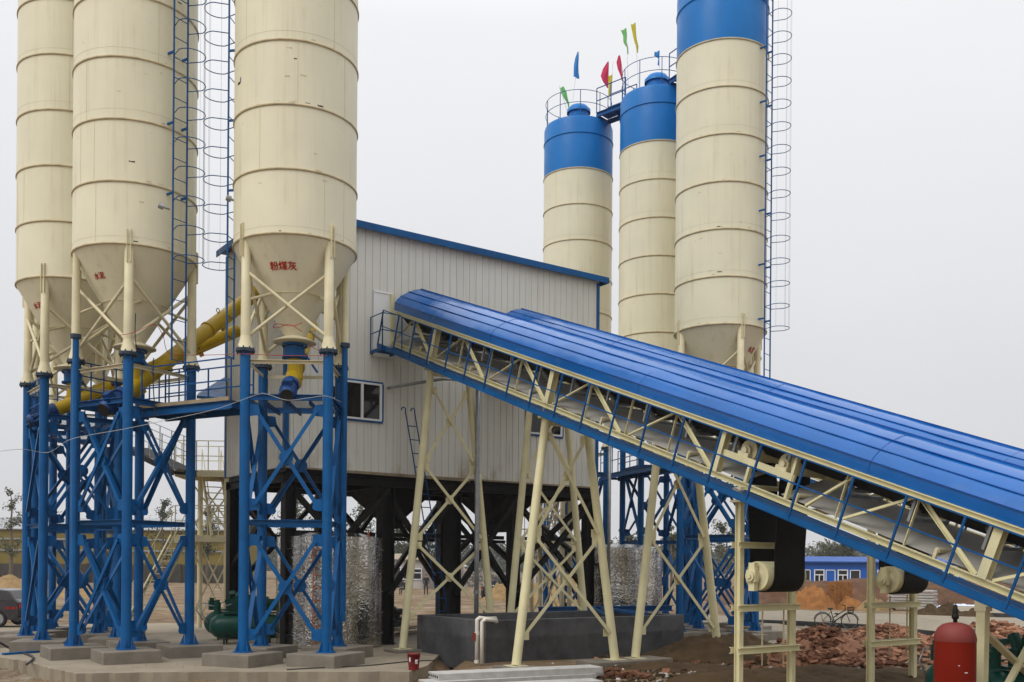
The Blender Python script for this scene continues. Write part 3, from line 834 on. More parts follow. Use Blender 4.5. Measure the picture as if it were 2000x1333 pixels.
# ------------------------------------------------------------------ covered belt conveyors
SL = .372; AL = math.atan(SL); CW = 1.3
ES = (-NN * cos(AL) - UP * sin(AL)); EN = (-NN * sin(AL) + UP * cos(AL))
W0 = C0 + T * 3.39; CZ = 9.185
HT = .905
def conveyor(D, send, label, full=True):
    O = W0 + T * D + UP * CZ
    def p(s, w, h=0.): return O + T * w + (-NN - UP * SL) * s + EN * h
    root = thing('belt_conveyor', p(10, CW / 2, 0) - UP * 0, label, 'conveyor', 'covered belt conveyors climbing to the mixer house')
    s0 = .06
    for w in (0, CW):
        for h in (0, HT):
            o_ = (-.095 if w == 0 else .095) if h else 0
            mb = MB(); mb.channel(p(s0, w + o_, h), p(send, w + o_, h), .06 if w == 0 else -.06, .11, .014, EN)
            mb.build('chord', M['cream_new'], root)
    # end frame
    mb = MB()
    for w in (-.03, CW + .03): mb.bar(p(.1, w, -.05), p(.1, w, -.05) + UP * 1.52, .09, .09, T).mark()
    mb.build_each('end_post', M['cream_new'], root)
    bay = 2.7; first = 2.45
    for w in (0, CW):
        k = -1
        while first + k * bay < send:
            sb = first + k * bay
            st = sb + bay / 2
            take = abs(sb - 13.25) < .5
            mbs = []
            def mem(a, ha, b, hb, wd, nm):
                a = max(a, s0 + .05); b = max(b, s0 + .05)
                if a > send or b > send: return
                m_ = MB(); m_.angle(p(a, w, ha), p(b, w, hb), wd, .012, T); m_.build(nm, M['cream_new'], root)
            if sb > 0 and k % 2 == 0:
                mb = MB(); mb.ibeam(p(sb, w, .05), p(sb, w, HT - .05), .15, .17, .014, T); mb.build('truss_post', M['cream_new'], root)
            elif sb > 0:
                mem(sb + .04, .06, sb + .04, HT - .06, .045, 'truss_vertical')
            if not take:
                mem(sb + .12, .06, st - .08, HT - .06, .055, 'truss_diagonal')
                mem(st, .06, st, HT - .06, .045, 'truss_vertical')
                mem(st + .08, HT - .06, sb + bay - .14, .06, .062, 'truss_diagonal')
            else:
                mb = MB(); mb.bar(p(sb, w, .45), p(sb + 1.75, w, .45), .06, .12, EN)
                mb.bar(p(sb + .75, w, .06), p(sb + .75, w, .4), .06, .09, T); mb.bar(p(sb + 1.7, w, .06), p(sb + 1.7, w, HT - .06), .06, .10, T)
                mb.build('pulley_frame', M['cream_new'], root)
                mem(sb + 2.1, .06, sb + bay + .15, HT - .06, .065, 'truss_diagonal')
            k += 1
    # cross ties under the belt
    mb = MB(); s = .6
    while s < send:
        mb.bar(p(s, .05, 0), p(s, CW - .05, 0), .06, .08, EN).mark(); mb.bar(p(s, .05, HT - .02), p(s, CW - .05, HT - .02), .05, .06, EN).mark(); s += 1.35
    mb.build_each('cross_tie', M['cream_new'], root)
    # carrying belt (troughed) and return belt
    def sheet(prof, mt, nm, sa, sb, parent):
        mb = MB(); n = 40; vs = []; m = len(prof)
        for i in range(n + 1):
            s = sa + (sb - sa) * i / n
            for (w, h) in prof: vs.append(p(s, w, h))
        for i in range(n + 1):
            s = sa + (sb - sa) * i / n
            for (w, h) in prof: vs.append(p(s, w, h + .014))
        fs = []
        o = (n + 1) * m
        for i in range(n):
            for j in range(m - 1):
                a = i * m + j; fs.append((a, a + 1, a + m + 1, a + m)); fs.append((o + a, o + a + m, o + a + m + 1, o + a + 1))
            fs.append((i * m, i * m + m, o + i * m + m, o + i * m)); fs.append((i * m + m - 1, o + i * m + m - 1, o + i * m + 2 * m - 1, i * m + 2 * m - 1))
        mb.add(vs, fs, False)
        return mb.build(nm, mt, parent)
    sheet([(.03, .88), (.10, .86), (.40, .62), (.90, .62), (1.20, .86), (1.27, .88)], M['belt'], 'carrying_belt', .1, send, root)
    for (a, b) in ((.1, 13.9), (14.75, send)):
        sheet([(.10, .07), (1.2, .42)], M['belt_grey'], 'return_belt', a, b, root)
    s = .9; n_ = 0
    while s < send:
        mb = MB()
        mb.cyl(p(s, .42, .56), p(s, .88, .56), .045, n=10); mb.cyl(p(s, .12, .76), p(s, .40, .56), .045, n=10); mb.cyl(p(s, .90, .56), p(s, 1.18, .76), .045, n=10)
        mb.bar(p(s + .05, .08, .46), p(s + .05, CW - .08, .46), .05, .05, EN)
        for w in (.1, CW - .1): mb.bar(p(s + .05, w, .46), p(s + .05, w, .82), .05, .05, T)
        mb.build('idler', M['steel'], root)
        n_ += 1; s += 1.25
    s = 1.6
    while s < send:
        mb = MB(); mb.cyl(p(s, .08, .17), p(s, CW - .08, .17), .045, n=10)
        for w in (.08, CW - .08): mb.bar(p(s, w, .0), p(s, w, .2), .05, .05, T)
        mb.build('return_roller', M['cream_steel'], root); s += 2.7
    # curved sheet roof
    half = [(-.12, .04), (-.13, .14), (-.135, .26), (-.08, .37), (.015, .47), (.13, .56), (.255, .64), (.43, .725), (.65, .785)]
    prof = [(w, HT + .02 + h) for w, h in half] + [(CW - w, HT + .02 + h) for w, h in half[-2::-1]]
    cx = CW / 2; m = len(prof); n = 110
    def outw(j):
        w, h = prof[j]
        if j <= 2: return V((-1, 0))
        if j >= m - 3: return V((1, 0))
        return V((w - cx, (h - HT - .1) * 1.0)).normalized()
    mb = MB()
    def strip(js, inset):
        vs = []
        for i in range(n + 1):
            s = s0 + (send - s0) * i / n
            for j in js:
                w, h = prof[j]; dd = outw(j)
                dn = .011 * mnoise.noise(V((s * .5, j * .45 + D, 3.1))) + .008 * mnoise.noise(V((s * 1.7, j * .8 + D, 7.7))) + .025 * max(0, mnoise.noise(V((s * .8, j * .6, 1 + D))) - .3)
                vs.append(p(s, w + dd.x * (dn - inset), h + dd.y * (dn - inset)))
        k = len(js)
        mb.add(vs, [(i * k + j, (i + 1) * k + j, (i + 1) * k + j + 1, i * k + j + 1) for i in range(n) for j in range(k - 1)], True)
    L_ = list(range(m))
    for inset in (0, .02):
        strip(L_[:3], inset); strip(L_[2:m - 2], inset); strip(L_[m - 3:], inset)
    for s in (s0, send):
        for j in range(m - 1):
            (w, h), (w2, h2) = prof[j], prof[j + 1]; d1, d2 = outw(j) * .02, outw(j + 1) * .02
            mb.add([p(s, w, h), p(s, w2, h2), p(s, w2 - d2.x, h2 - d2.y), p(s, w - d1.x, h - d1.y)], [(0, 1, 2, 3)])
    roof = mb.build('roof', M['roof'], root)
    mb = MB()
    for j in (2, 4, 6, 8, 10, 12, 14):
        w, h = prof[j]; dd = outw(j)
        q = [p(s0 + (send - s0) * i / 30, w + dd.x * .006, h + dd.y * .006) for i in range(31)]
        nr = (T * dd.x + EN * dd.y).normalized()
        for i in range(30): mb.bar(q[i], q[i + 1], .014, .032, nr)
    mb.build('roof_seam', M['seam'], roof)
    mb = MB(); s = 5.2
    while s < send:
        for j in range(0, m - 1):
            (w, h), (w2, h2) = prof[j], prof[j + 1]
            d1 = outw(j) * .004; d2 = outw(j + 1) * .004
            mb.bar(p(s, w + d1.x, h + d1.y), p(s, w2 + d2.x, h2 + d2.y), .005, .007, ES)
        mb.mark(); s += 5.6
    mb.build_each('sheet_joint', M['seam'], roof)
    # walkway and handrail along the outer side
    mb = MB(); mb.channel(p(s0 + .3, -.64, -.1), p(send, -.64, -.1), -.05, .13, .014, EN); mb.bar(p(s0 + .3, -.06, -.12), p(send, -.06, -.12), .03, .09, EN)
    s = .9
    while s < send:
        mb.bar(p(s, -.64, -.13), p(s, .0, -.13), .05, .06, EN); s += 1.9
    mb.build('walkway_frame', M['blue'], root)
    mb = MB(); mb.add([p(s0 + .3, -.62, -.075), p(send, -.62, -.075), p(send, -.07, -.075), p(s0 + .3, -.07, -.075)], [(0, 1, 2, 3)])
    mb.build('walkway_grating', M['grating'], root)
    mb = MB()
    for h in (.48, .93): mb.bar(p(.35, -.64, h), p(send, -.64, h), .024, .024, EN)
    hr = mb.build('handrail', M['blue_rail'], root)
    s = .38
    while s < send:
        mb = MB(); mb.bar(p(s, -.645, -.1), p(s, -.645, .93), .034, .034, T); mb.build('rail_post', M['blue_rail'], hr); s += .95
    # landing by the wall
    mb = MB(); q = p(.35, 0, -.12)
    q = q - UP * .16
    l0 = [q - T * .70 + NN * .3, q - T * .05 + NN * .3, q - T * .05 - NN * .45, q - T * .70 - NN * .45]
    for i in range(4): mb.bar(l0[i], l0[(i + 1) % 4], .05, .09)
    for k in (.33, .66): mb.bar(l0[0] + (l0[3] - l0[0]) * k, l0[1] + (l0[2] - l0[1]) * k, .04, .06)
    mb.build('landing_frame', M['blue_rail'], root)
    mb = MB(); mb.add([v + UP * .03 for v in l0], [(0, 1, 2, 3)]); mb.build('landing_grating', M['grating'], root)
    mb = MB()
    for (a, b) in ((l0[0], l0[3]), (l0[3], l0[2])):
        for h in (.55, 1.05): mb.cyl(a + UP * h, b + UP * h, .016, n=6)
        for q_ in (a, b): mb.cyl(q_, q_ + UP * 1.05, .018, n=6)
    mb.build('landing_rail', M['blue_rail'], root)
    # tail of the belt: bend pulleys above the gravity take-up
    for s in (13.75, 14.65):
        mb = MB(); mb.cyl(p(s, .14, .62), p(s, CW - .14, .62), .2, n=28); mb.build('bend_pulley', M['cream_new'], root)
        mb = MB()
        mb.cyl(p(s, .0, .62), p(s, .16, .62), .06, n=14); mb.cyl(p(s, .06, .62), p(s, .1, .62), .1, n=16); mb.box(p(s, .05, .54), (.26, .1, .08), (ES, T, EN))
        mb.build('bearing', M['cream_steel'], root)
    return root, p

conv1, p1 = conveyor(0, 21.0, 'blue-roofed belt conveyor nearer the camera, cream truss with blue handrail')
conv2, p2 = conveyor(3.75, 23.0, 'blue-roofed belt conveyor behind the nearer one, only its roof ridge clear')

def trestle(p, s, npan, label, zb=.1, splay=.88, short=False):
    root = thing('conveyor_trestle', V((p(s, CW / 2, 0).x, p(s, CW / 2, 0).y, 0)), label, 'trestle', 'splayed cream trestles carrying the conveyors')
    tops = [p(s, .02, -.3), p(s, CW - .02, -.3)]
    base = [V((p(s, -splay, 0).x, p(s, -splay, 0).y, zb)), V((p(s, CW + splay, 0).x, p(s, CW + splay, 0).y, zb))]
    for a, b in zip(tops, base):
        mb = MB(); mb.cyl(b, a, .112, .10, n=16); lg = mb.build('leg', M['cream_new'], root)
        mb = MB(); mb.cyl(a, a + UP * .05, .2, n=16); mb.bar(a + UP * .05, a + UP * .24, .16, .16); mb.build('leg_cap', M['cream_steel'], lg)
        mb = MB(); mb.box(b - UP * .02, (.42, .42, .03), (T, NN, UP)); mb.build('foot_plate', M['cream_steel'], lg)
    mb = MB(); mb.ibeam(tops[0] - UP * .08, tops[1] - UP * .08, .12, .16); mb.build('head_beam', M['cream_steel'], root)
    L = lambda f: tops[0].lerp(base[0], f) - NN * .0
    Rr = lambda f: tops[1].lerp(base[1], f)
    f0, f1 = .06, .9
    for k in range(npan):
        a, b = f0 + (f1 - f0) * k / npan + .015, f0 + (f1 - f0) * (k + 1) / npan - .015
        mb = MB(); mb.angle(L(a) + T * .12 - NN * .03, Rr(b) - T * .12 - NN * .03, .085, .012, -NN); mb.build('brace', M['cream_new'], root)
        mb = MB(); mb.angle(Rr(a) - T * .12 + NN * .03, L(b) + T * .12 + NN * .03, .085, .012, -NN); mb.build('brace', M['cream_new'], root)
        # crossing point of the two diagonals
        wa, wb = (Rr(a) - L(a)).length, (Rr(b) - L(b)).length
        u = wa / (wa + wb); c = L(a).lerp(Rr(b), u)
        mb = MB(); mb.cyl(c - NN * .01, c + NN * .01, .13, n=20); mb.build('gusset_disc', M['cream_new'], root)
        mb = MB()
        for q, sg in ((L(a), 1), (Rr(a), -1), (L(b), 1), (Rr(b), -1)):
            mb.box(q + T * sg * .17, (.2, .014, .2), (T, NN, UP)).mark()
        mb.build_each('gusset_plate', M['cream_new'], root)
    return root
trestle(p1, 2.45, 3, 'tall splayed cream trestle under the top end of the nearer conveyor')
trestle(p1, 7.87, 2, 'splayed cream trestle standing before the dark concrete basin, ahead of the stacked slabs')
trestle(lambda s, w, h=0.: p2(s, w - .17, h), 2.45, 3, 'cream trestle under the top end of the rear conveyor, behind the basin')
trestle(p2, 7.87, 2, 'splayed cream trestle at the outer end of the dark basin')
# lower support of conveyor 1 (square post and crossed bracing)
def square_support(p, s, label):
    root = thing('conveyor_support', V((p(s, CW / 2, 0).x, p(s, CW / 2, 0).y, 0)), label, 'support', 'square cream conveyor supports')
    a = p(s, .04, -.16); b = V((a.x, a.y, 0)) - T * .06
    c = p(s, CW - .04, -.16); d = V((c.x, c.y, 0)) + T * 1.35
    for (u, v) in ((b, a), (d, c)):
        mb = MB(); mb.bar(u, v, .14, .14, T); lg = mb.build('leg', M['cream_new'], root)
        mb = MB(); mb.bar(v - UP * .28, v + UP * .02, .18, .18, T)
        for k in range(3): mb.cyl(v - UP * .2 + T * (-.08 + .08 * k) - NN * .085, v - UP * .2 + T * (-.08 + .08 * k) - NN * .115, .02, n=6)
        mb.build('bolted_head', M['cream_steel'], lg)
    h = (a.z)
    mb = MB(); mb.bar(a.lerp(b, .3) + T * .1, d.lerp(c, .08), .05, .13, NN); mb.build('brace', M['cream_steel'], root)
    mb = MB(); mb.bar(b.lerp(a, .08) + T * .1 - NN * .07, c.lerp(d, .25) - NN * .07, .05, .1, NN); mb.build('brace', M['cream_new'], root)
    return root
square_support(p1, 18.7, 'square cream post with crossed braces beside the red air tank')
square_support(p2, 18.7, 'cream support of the rear conveyor behind the green machine')

def takeup(p, label, ds=0., zc=2.27):
    """gravity take-up: two guide posts, cross channels, hanging pulley in a belt loop"""
    s = 13.95 + ds
    root = thing('belt_tensioner', V((p(s, CW / 2, 0).x, p(s, CW / 2, 0).y, 0)), label, 'belt tensioner', 'gravity belt tensioners under the conveyors')
    A0 = p(s, -.08, 0); B0 = p(s, CW + .14, 0)
    A = lambda z: V((A0.x, A0.y, z))
    B = lambda z: V((B0.x, B0.y, z))
    for (Q, q0, top) in ((A, A0, A0.z - .12), (B, B0, B0.z - .12)):
        mb = MB(); mb.ibeam(Q(-.05), Q(top), .11, .13, .014, NN); po = mb.build('guide_post', M['cream_new'], root)
        mb = MB(); mb.bar(Q(top - .22), Q(top - .18), .26, .26, T); mb.bar(Q(top - .02), Q(top + .06), .2, .2, T); mb.build('post_cap', M['cream_steel'], po)
    for z in (2.85, 1.66, .86):
        for o in (-.085, .085):
            mb = MB(); mb.channel(A(z) - T * .12 - NN * o, B(z) + T * .14 - NN * o, .05 if o > 0 else -.05, .12, .012); mb.build('cross_channel', M['cream_new'], root)
    for k in (.42, .83):
        mb = MB(); q = A(0).lerp(B(0), k); mb.cyl(V((q.x, q.y, .55)) - NN * .02, V((q.x, q.y, 1.85)) - NN * .02, .016, n=6); mb.build('tie_rod', M['ring'], root)
    c = p(14.2 + ds, 0, 0); rr = .275
    q = lambda w, dn, z: V((c.x, c.y, 0)) + T * w - NN * dn + UP * z
    mb = MB(); mb.cyl(q(.12, 0, zc), q(1.22, 0, zc), rr, n=40); pu = mb.build('tension_pulley', M['cream_new'], root)
    mb = MB(); mb.lathe(q(.12, 0, zc), [(.0, -.03), (.05, -.03), (.05, -.012), (.1, -.012), (.1, -.004), (.2, -.004)], 28, axis=(T, NN, UP)); mb.build('pulley_hub', M['cream_steel'], pu)
    mb = MB(); mb.box(q(.0, 0, zc), (.10, .22, .22), (T, NN, UP)); mb.cyl(q(-.09, 0, zc), q(.12, 0, zc), .1, n=18); mb.cyl(q(-.12, 0, zc), q(-.08, 0, zc), .05, n=12)
    mb.box(q(.02, -.0, zc + .17), (.10, .14, .16), (T, NN, UP)); mb.box(q(.02, -.0, zc - .2), (.10, .14, .16), (T, NN, UP))
    mb.build('bearing', M['cream_new'], root)
    # belt loop: down, round the pulley, up
    w0, w1 = .27, 1.13; pts = []
    zt = p(13.75 + ds, 0, .62).z - .05
    zt2 = p(14.65 + ds, 0, .62).z - .05
    rb = rr + .012
    path = [(-rb - .12, zt)] + [(-rb, zc + .5)] + [(-rb * cos(t), zc - rb * sin(t)) for t in [pi * k / 16 for k in range(17)]] + [(rb, zc + .5), (rb + .12, zt2)]
    mb = MB(); vs = []
    m = len(path)
    for (dn, z) in path: vs += [q(w0, dn, z), q(w1, dn, z)]
    for i, (dn, z) in enumerate(path):
        a = path[max(i - 1, 0)]; b = path[min(i + 1, m - 1)]; tx, tz = b[0] - a[0], b[1] - a[1]; l = hypot(tx, tz); nx, nz = -tz / l * .02, tx / l * .02
        vs += [q(w0, dn - nx, z - nz), q(w1, dn - nx, z - nz)]
    o = 2 * m
    for i in range(m - 1):
        a = 2 * i
        mb.add([], [])
    fs = []
    for i in range(m - 1):
        a = 2 * i
        fs += [(a, a + 1, a + 3, a + 2), (o + a, o + a + 2, o + a + 3, o + a + 1), (a, a + 2, o + a + 2, o + a), (a + 1, o + a + 1, o + a + 3, a + 3)]
    mb.add(vs, fs, False)
    mb.build('belt_loop', M['belt'], root)
    return root
takeup(p1, 'cream tensioner frame with black belt loop under the nearer conveyor')
takeup(p2, 'cream tensioner frame with black belt loop under the rear conveyor, amid brick rubble', .25, 2.2)
# ------------------------------------------------------------------ screw conveyors
def screw(p0, p1, r, label, inlet=None, motor=True):
    root = thing('screw_conveyor', p0, label, 'screw conveyor', 'yellow screw conveyors feeding the mixer house')
    d = (p1 - p0).normalized(); L = (p1 - p0).length
    mb = MB(); mb.cyl(p0, p1, r, n=24)
    mb.build('tube', M['yellow'], root)
    mb = MB(); x = 1.2
    sd = d.cross(UP).normalized(); u = sd.cross(d)
    while x < L:
        c = p0 + d * x
        mb.cyl(c - d * .03, c + d * .03, r + .028, n=24).mark()
        for k in (-1, 1): mb.box(c + d * .6 * k - u * (r + .04), (.12, .1, .1), (d, sd, u)).mark()
        x += 2.6
    mb.build_each('tube_flange', M['yellow'], root)
    mb = MB(); x = .7
    while x < L:
        c = p0 + d * x + u * (r + .06)
        mb.tube([c + d * .06 * cos(t) + u * .06 * sin(t) for t in [2 * pi * k / 10 for k in range(10)]], .014, 5, closed=True); x += 1.9
    mb.build('lifting_eye', M['yellow'], root)
    mb = MB(); mb.bar(p0 + d * .5 + sd * (r * .72) - u * r * .72, p1 + sd * (r * .72) - u * r * .72, .03, .03); mb.build('grease_pipe', M['yellow'], root)
    if inlet is not None:
        mb = MB(); q = p0 + d * .25
        mb.cyl(V((inlet.x, inlet.y, q.z)), inlet, r * 1.0, r * .9, n=20); mb.cyl(inlet - UP * .5, inlet - UP * .36, r * 1.12, n=20)
        mb.sphere(V((inlet.x, inlet.y, q.z)), r * 1.05)
        mb.build('inlet', M['yellow'], root)
    if motor:
        m0 = p0 - d * .02
        mb = MB(); mb.cyl(m0, m0 - d * .16, r * 1.12, n=22); mb.cyl(m0 - d * .16, m0 - d * .34, r * .8, r * .95, n=22)
        mb.cyl(m0 - d * .34, m0 - d * .72, r * .98, n=22); mb.cyl(m0 - d * .72, m0 - d * .80, r * .98, r * .8, n=22)
        mb.box(m0 - d * .45 + u * r * 1.15, (.22, .2, .12), (d, sd, u))
        for k in range(14):
            t = 2 * pi * k / 14
            mb.bar(m0 - d * .36 + (sd * cos(t) + u * sin(t)) * r * 1.0, m0 - d * .70 + (sd * cos(t) + u * sin(t)) * r * 1.0, .012, .05, sd * cos(t) + u * sin(t))
        mo = mb.build('motor', M['motor'], root)
        mb = MB(); mb.cyl(m0 - d * .80, m0 - d * .83, r * .85, n=22); mb.build('fan_cover', M['black_soft'], mo)
    return root
a0 = at(568, 750, 24.3); a1 = at(607, 634, 28.6)
screw(a0, a1, .19, 'yellow screw conveyor under the three-character silo, blue motor at its foot', V((A_[0], A_[1], 7.55)))
b0 = at(243, 770, 25.2); b1 = at(500, 572, 29.8)
screw(b0, b1, .205, 'upper yellow screw conveyor rising from the laddered silo to the building', V((B_[0], B_[1], 7.55)))
c0 = at(112, 800, 28.2); c1 = at(466, 645, 30.4)
screw(c0, c1, .19, 'lower yellow screw conveyor rising from the outermost silo', V((C_[0], C_[1], 7.55)))
# far row: one visible run below the roofs
screw(at(1310, 905, 40.0), at(1190, 835, 38.6), .16, 'yellow screw conveyor of the far silo row, glimpsed under the conveyors')

# ------------------------------------------------------------------ walkways between towers
def walkway(p, q, w, label, rails=(1, 1), mat_='blue', board=True):
    root = thing('walkway', (p + q) / 2, label, 'walkway', 'steel walkways between the towers')
    d = (q - p).normalized(); sd = d.cross(UP).normalized()
    mb = MB()
    for k in (-1, 1): mb.channel(p + sd * w / 2 * k, q + sd * w / 2 * k, .06 * k, .2, .014)
    n = max(2, int((q - p).length / 1.0))
    for i in range(n + 1):
        c = p.lerp(q, i / n); mb.bar(c - sd * w / 2, c + sd * w / 2, .05, .1)
    mb.build('beam', M['blue'] if mat_ == 'blue' else M['black'], root)
    mb = MB(); mb.prism([p + sd * w * .48 + UP * .11, q + sd * w * .48 + UP * .11, q - sd * w * .48 + UP * .11, p - sd * w * .48 + UP * .11], UP * .012)
    mb.build('deck', M['blue_rail'] if mat_ == 'blue' else M['black'], root)
    if board:
        mb = MB(); mb.bar(p + sd * (w / 2 + .07) + UP * .15, q + sd * (w / 2 + .07) + UP * .15, .03, .09); mb.build('toe_board', M['wood'], root)
    mt = M['blue_rail'] if mat_ == 'blue' else M['steel']
    for i, k in enumerate((-1, 1)):
        if not rails[i]: continue
        mb = MB(); o = sd * (w / 2) * k
        for h in (.62, 1.15): mb.bar(p + o + UP * h, q + o + UP * h, .03, .03)
        rl = mb.build('railing', mt, root)
        for j in range(n + 1):
            c = p.lerp(q, j / n) + o
            mb = MB(); mb.bar(c + UP * .1, c + UP * 1.15, .03, .03, d); mb.build('railing_post', mt, rl)
    return root
walkway(at(300, 812, 25.6), at(473, 796, 24.3), .8, 'blue walkway with thin railings joining the two lettered silo towers')
walkway(at(1190, 935, 41.6), at(1262, 920, 38.5), .8, 'blue walkway of the far silo towers, nearer the building corner', board=False)
walkway(at(1262, 921, 38.5), at(1350, 905, 35.4), .8, 'blue walkway of the far silo towers, below the conveyors', board=False)
# roof bridges
zt = ZTOP + .12
def roofbridge(a, b, label):
    pa, pb = V((a[0], a[1], zt)), V((b[0], b[1], zt)); d = (pb - pa).normalized()
    return walkway(pa + d * 1.3, pb - d * 1.3, .8, label, board=False)
roofbridge(E_, F_, 'blue bridge between the two smaller blue silo tops')
roofbridge(F_, H_, 'blue bridge from the middle silo top towards the tallest-looking one')

# ------------------------------------------------------------------ flags on the silo tops
def flag(px_b, py_b, px_t, py_t, Y, col, y0, y1, prof, label):
    """thin pole between two photo points, cloth hanging between heights y0..y1"""
    b, t = at(px_b, py_b, Y), at(px_t, py_t, Y)
    root = thing('flag', b, label, 'flag', 'coloured flags on the silo tops')
    mb = MB(); mb.cyl(b, t, .014, .010, n=6); mb.build('pole', M['white'], root)
    mb = MB(); n = len(prof); rows = 12; cols = 6; vs = []
    for i in range(rows + 1):
        f = i / rows; py = y0 + (y1 - y0) * f
        k = (py - py_b) / (py_t - py_b); base = b.lerp(t, k)
        g = f * (n - 1); j = min(int(g), n - 2); g -= j
        l = prof[j][0] * (1 - g) + prof[j + 1][0] * g; r = prof[j][1] * (1 - g) + prof[j + 1][1] * g
        for c in range(cols + 1):
            u = c / cols; off = (l + (r - l) * u) * Y / F
            vs.append(base + V((off, .10 * sin(u * 5 + f * 4) * abs(r - l) / 12 + .02, 0)))
    mb.add(vs, [(i * (cols + 1) + c, i * (cols + 1) + c + 1, (i + 1) * (cols + 1) + c + 1, (i + 1) * (cols + 1) + c) for i in range(rows) for c in range(cols)], True)
    mb.build('cloth', M['flag_' + col], root)
flag(1108, 218, 1093, 168, 42.4, 'green', 170, 212, [(-1, 7), (-1, 10), (2, 9), (5, 9), (4, 6)], 'small green flag inside the lower silo railing')
flag(1119, 196, 1130, 100, 43.6, 'blue', 101, 152, [(-2, 1), (-5, 2), (-6, 3), (-5, 5), (-4, 8)], 'blue flag flying above the smallest silo')
flag(1188, 205, 1189, 118, 42.6, 'red', 120, 172, [(-2, 0), (-11, 0), (-15, 0), (-11, 0), (-3, 0)], 'wide red flag by the lower roof bridge')
flag(1193, 210, 1197, 121, 42.0, 'yellow', 147, 188, [(-8, 0), (-7, 0), (-6, 0), (-6, 0), (-5, -1)], 'narrow yellow flag behind the wide red one')
flag(1219, 180, 1211, 108, 41.6, 'red', 108, 158, [(-3, 0), (-8, 1), (-7, 2), (-4, 2), (-2, 0)], 'slim red flag at the corner of the higher silo railing')
flag(1227, 170, 1223, 54, 41.2, 'green', 57, 106, [(-11, 0), (-6, 1), (-6, 1), (0, 3), (1, 3)], 'green flag flying highest beside the yellow one')
flag(1247, 164, 1240, 44, 41.0, 'yellow', 46, 103, [(-8, 1), (-6, 1), (-4, 2), (-1, 5), (0, 3)], 'long yellow flag, topmost of all the flags')
flag(1288, 135, 1288, 99, 41.6, 'blue', 100, 128, [(-9, 0), (-10, 0), (-2, 0), (-3, 0), (-4, 0)], 'pale blue flag behind the vent of the middle silo')

# ------------------------------------------------------------------ stair towers in cream steel
def stair_tower(label):
    """built at the origin facing +x; copied for the far one"""
    root = thing('stair_tower', V((0, 0, 0)), label, 'stair tower', 'cream steel stair towers')
    W, D = 1.3, 1.5; z1, z2 = 3.4, 5.75
    for x in (-W / 2, W / 2):
        for y in (-D / 2, D / 2):
            mb = MB(); mb.cyl(V((x, y, 0)), V((x, y, z2)), .1, n=12); mb.build('post', M['cream_steel'], root)
    for z in (z1, z2):
        mb = MB(); c = [V((-W / 2 - .5, -D / 2 - .1, z)), V((W / 2 + .5, -D / 2 - .1, z)), V((W / 2 + .5, D / 2 + .1, z)), V((-W / 2 - .5, D / 2 + .1, z))]
        mb.prism(c, UP * .04)
        for i in range(4): mb.bar(c[i] - UP * .1, c[(i + 1) % 4] - UP * .1, .07, .2)
        mb.build('landing', M['cream_steel'], root)
        mb = MB()
        for i in (0, 1, 2, 3):
            if z == z1 and i == 3: continue
            for h in (.55, 1.1): mb.cyl(c[i] + UP * h, c[(i + 1) % 4] + UP * h, .018, n=6)
            mb.cyl(c[i], c[i] + UP * 1.1, .02, n=6); m_ = (c[i] + c[(i + 1) % 4]) / 2; mb.cyl(m_, m_ + UP * 1.1, .02, n=6)
        mb.build('railing', M['cream_steel'], root)
    def flight(p, q, wv, nm):
        mb = MB(); w = wv * .35
        for k in (-1, 1): mb.channel(p + w * k, q + w * k, .05, .16)
        n = int(abs(q.z - p.z) / .24)
        fl_ = mb.build('stair_flight', M['cream_steel'], root)
        mb = MB()
        for i in range(1, n + 1):
            c = p.lerp(q, i / (n + 1)); d = (q - p); d.z = 0; d.normalize()
            mb.box(c, (.16, .66, .025), (d, wv, UP)).mark()
        mb.build_each('tread', M['cream_steel'], fl_)
        mb = MB()
        for k in (-1, 1):
            mb.cyl(p + w * k + UP * .95, q + w * k + UP * .95, .018, n=6)
            for f in (0, .33, .66, 1): c = p.lerp(q, f) + w * k; mb.cyl(c, c + UP * .95, .016, n=6)
        mb.build('stair_rail', M['cream_steel'], fl_)
    flight(V((-2.0, -3.3, 0)), V((-1.0, -.85, z1)), V((.926, -.378, 0)), '')
    flight(V((.45, -.75, z1)), V((-.25, .75, z2)), V((.906, .423, 0)), '')
    for y in (-D / 2, D / 2):
        mb = MB(); mb.bar(V((-W / 2, y, .3)), V((W / 2, y, 3.1)), .05, .05); mb.bar(V((W / 2, y + .04, .3)), V((-W / 2, y + .04, 3.1)), .05, .05)
        mb.bar(V((-W / 2, y, 3.6)), V((W / 2, y, 5.4)), .05, .05); mb.bar(V((W / 2, y + .04, 3.6)), V((-W / 2, y + .04, 5.4)), .05, .05)
        mb.build('brace', M['cream_steel'], root)
    return root
st = stair_tower('cream steel stair tower with landings between the silo tower and building')
q = gnd(413, 1192, 0) ; q = at(415, 1200, 36.6); q.z = 0
OFF[st.name] = q; st.location = q; st.rotation_euler = (0, 0, radians(4))
st2 = copy_tree(st, rot=radians(165), loc=V((at(1075, 1190, 41.5).x, 41.5, 0)), label='cream steel stair tower seen through the nearer trestles, far side of the basin')
# gangway from the stair towards the outer silos
walkway(at(270, 880, 37.5), at(362, 925, 34.4), .8, 'dark sloping gangway with railings leading to the stair tower', mat_='dark', board=False)

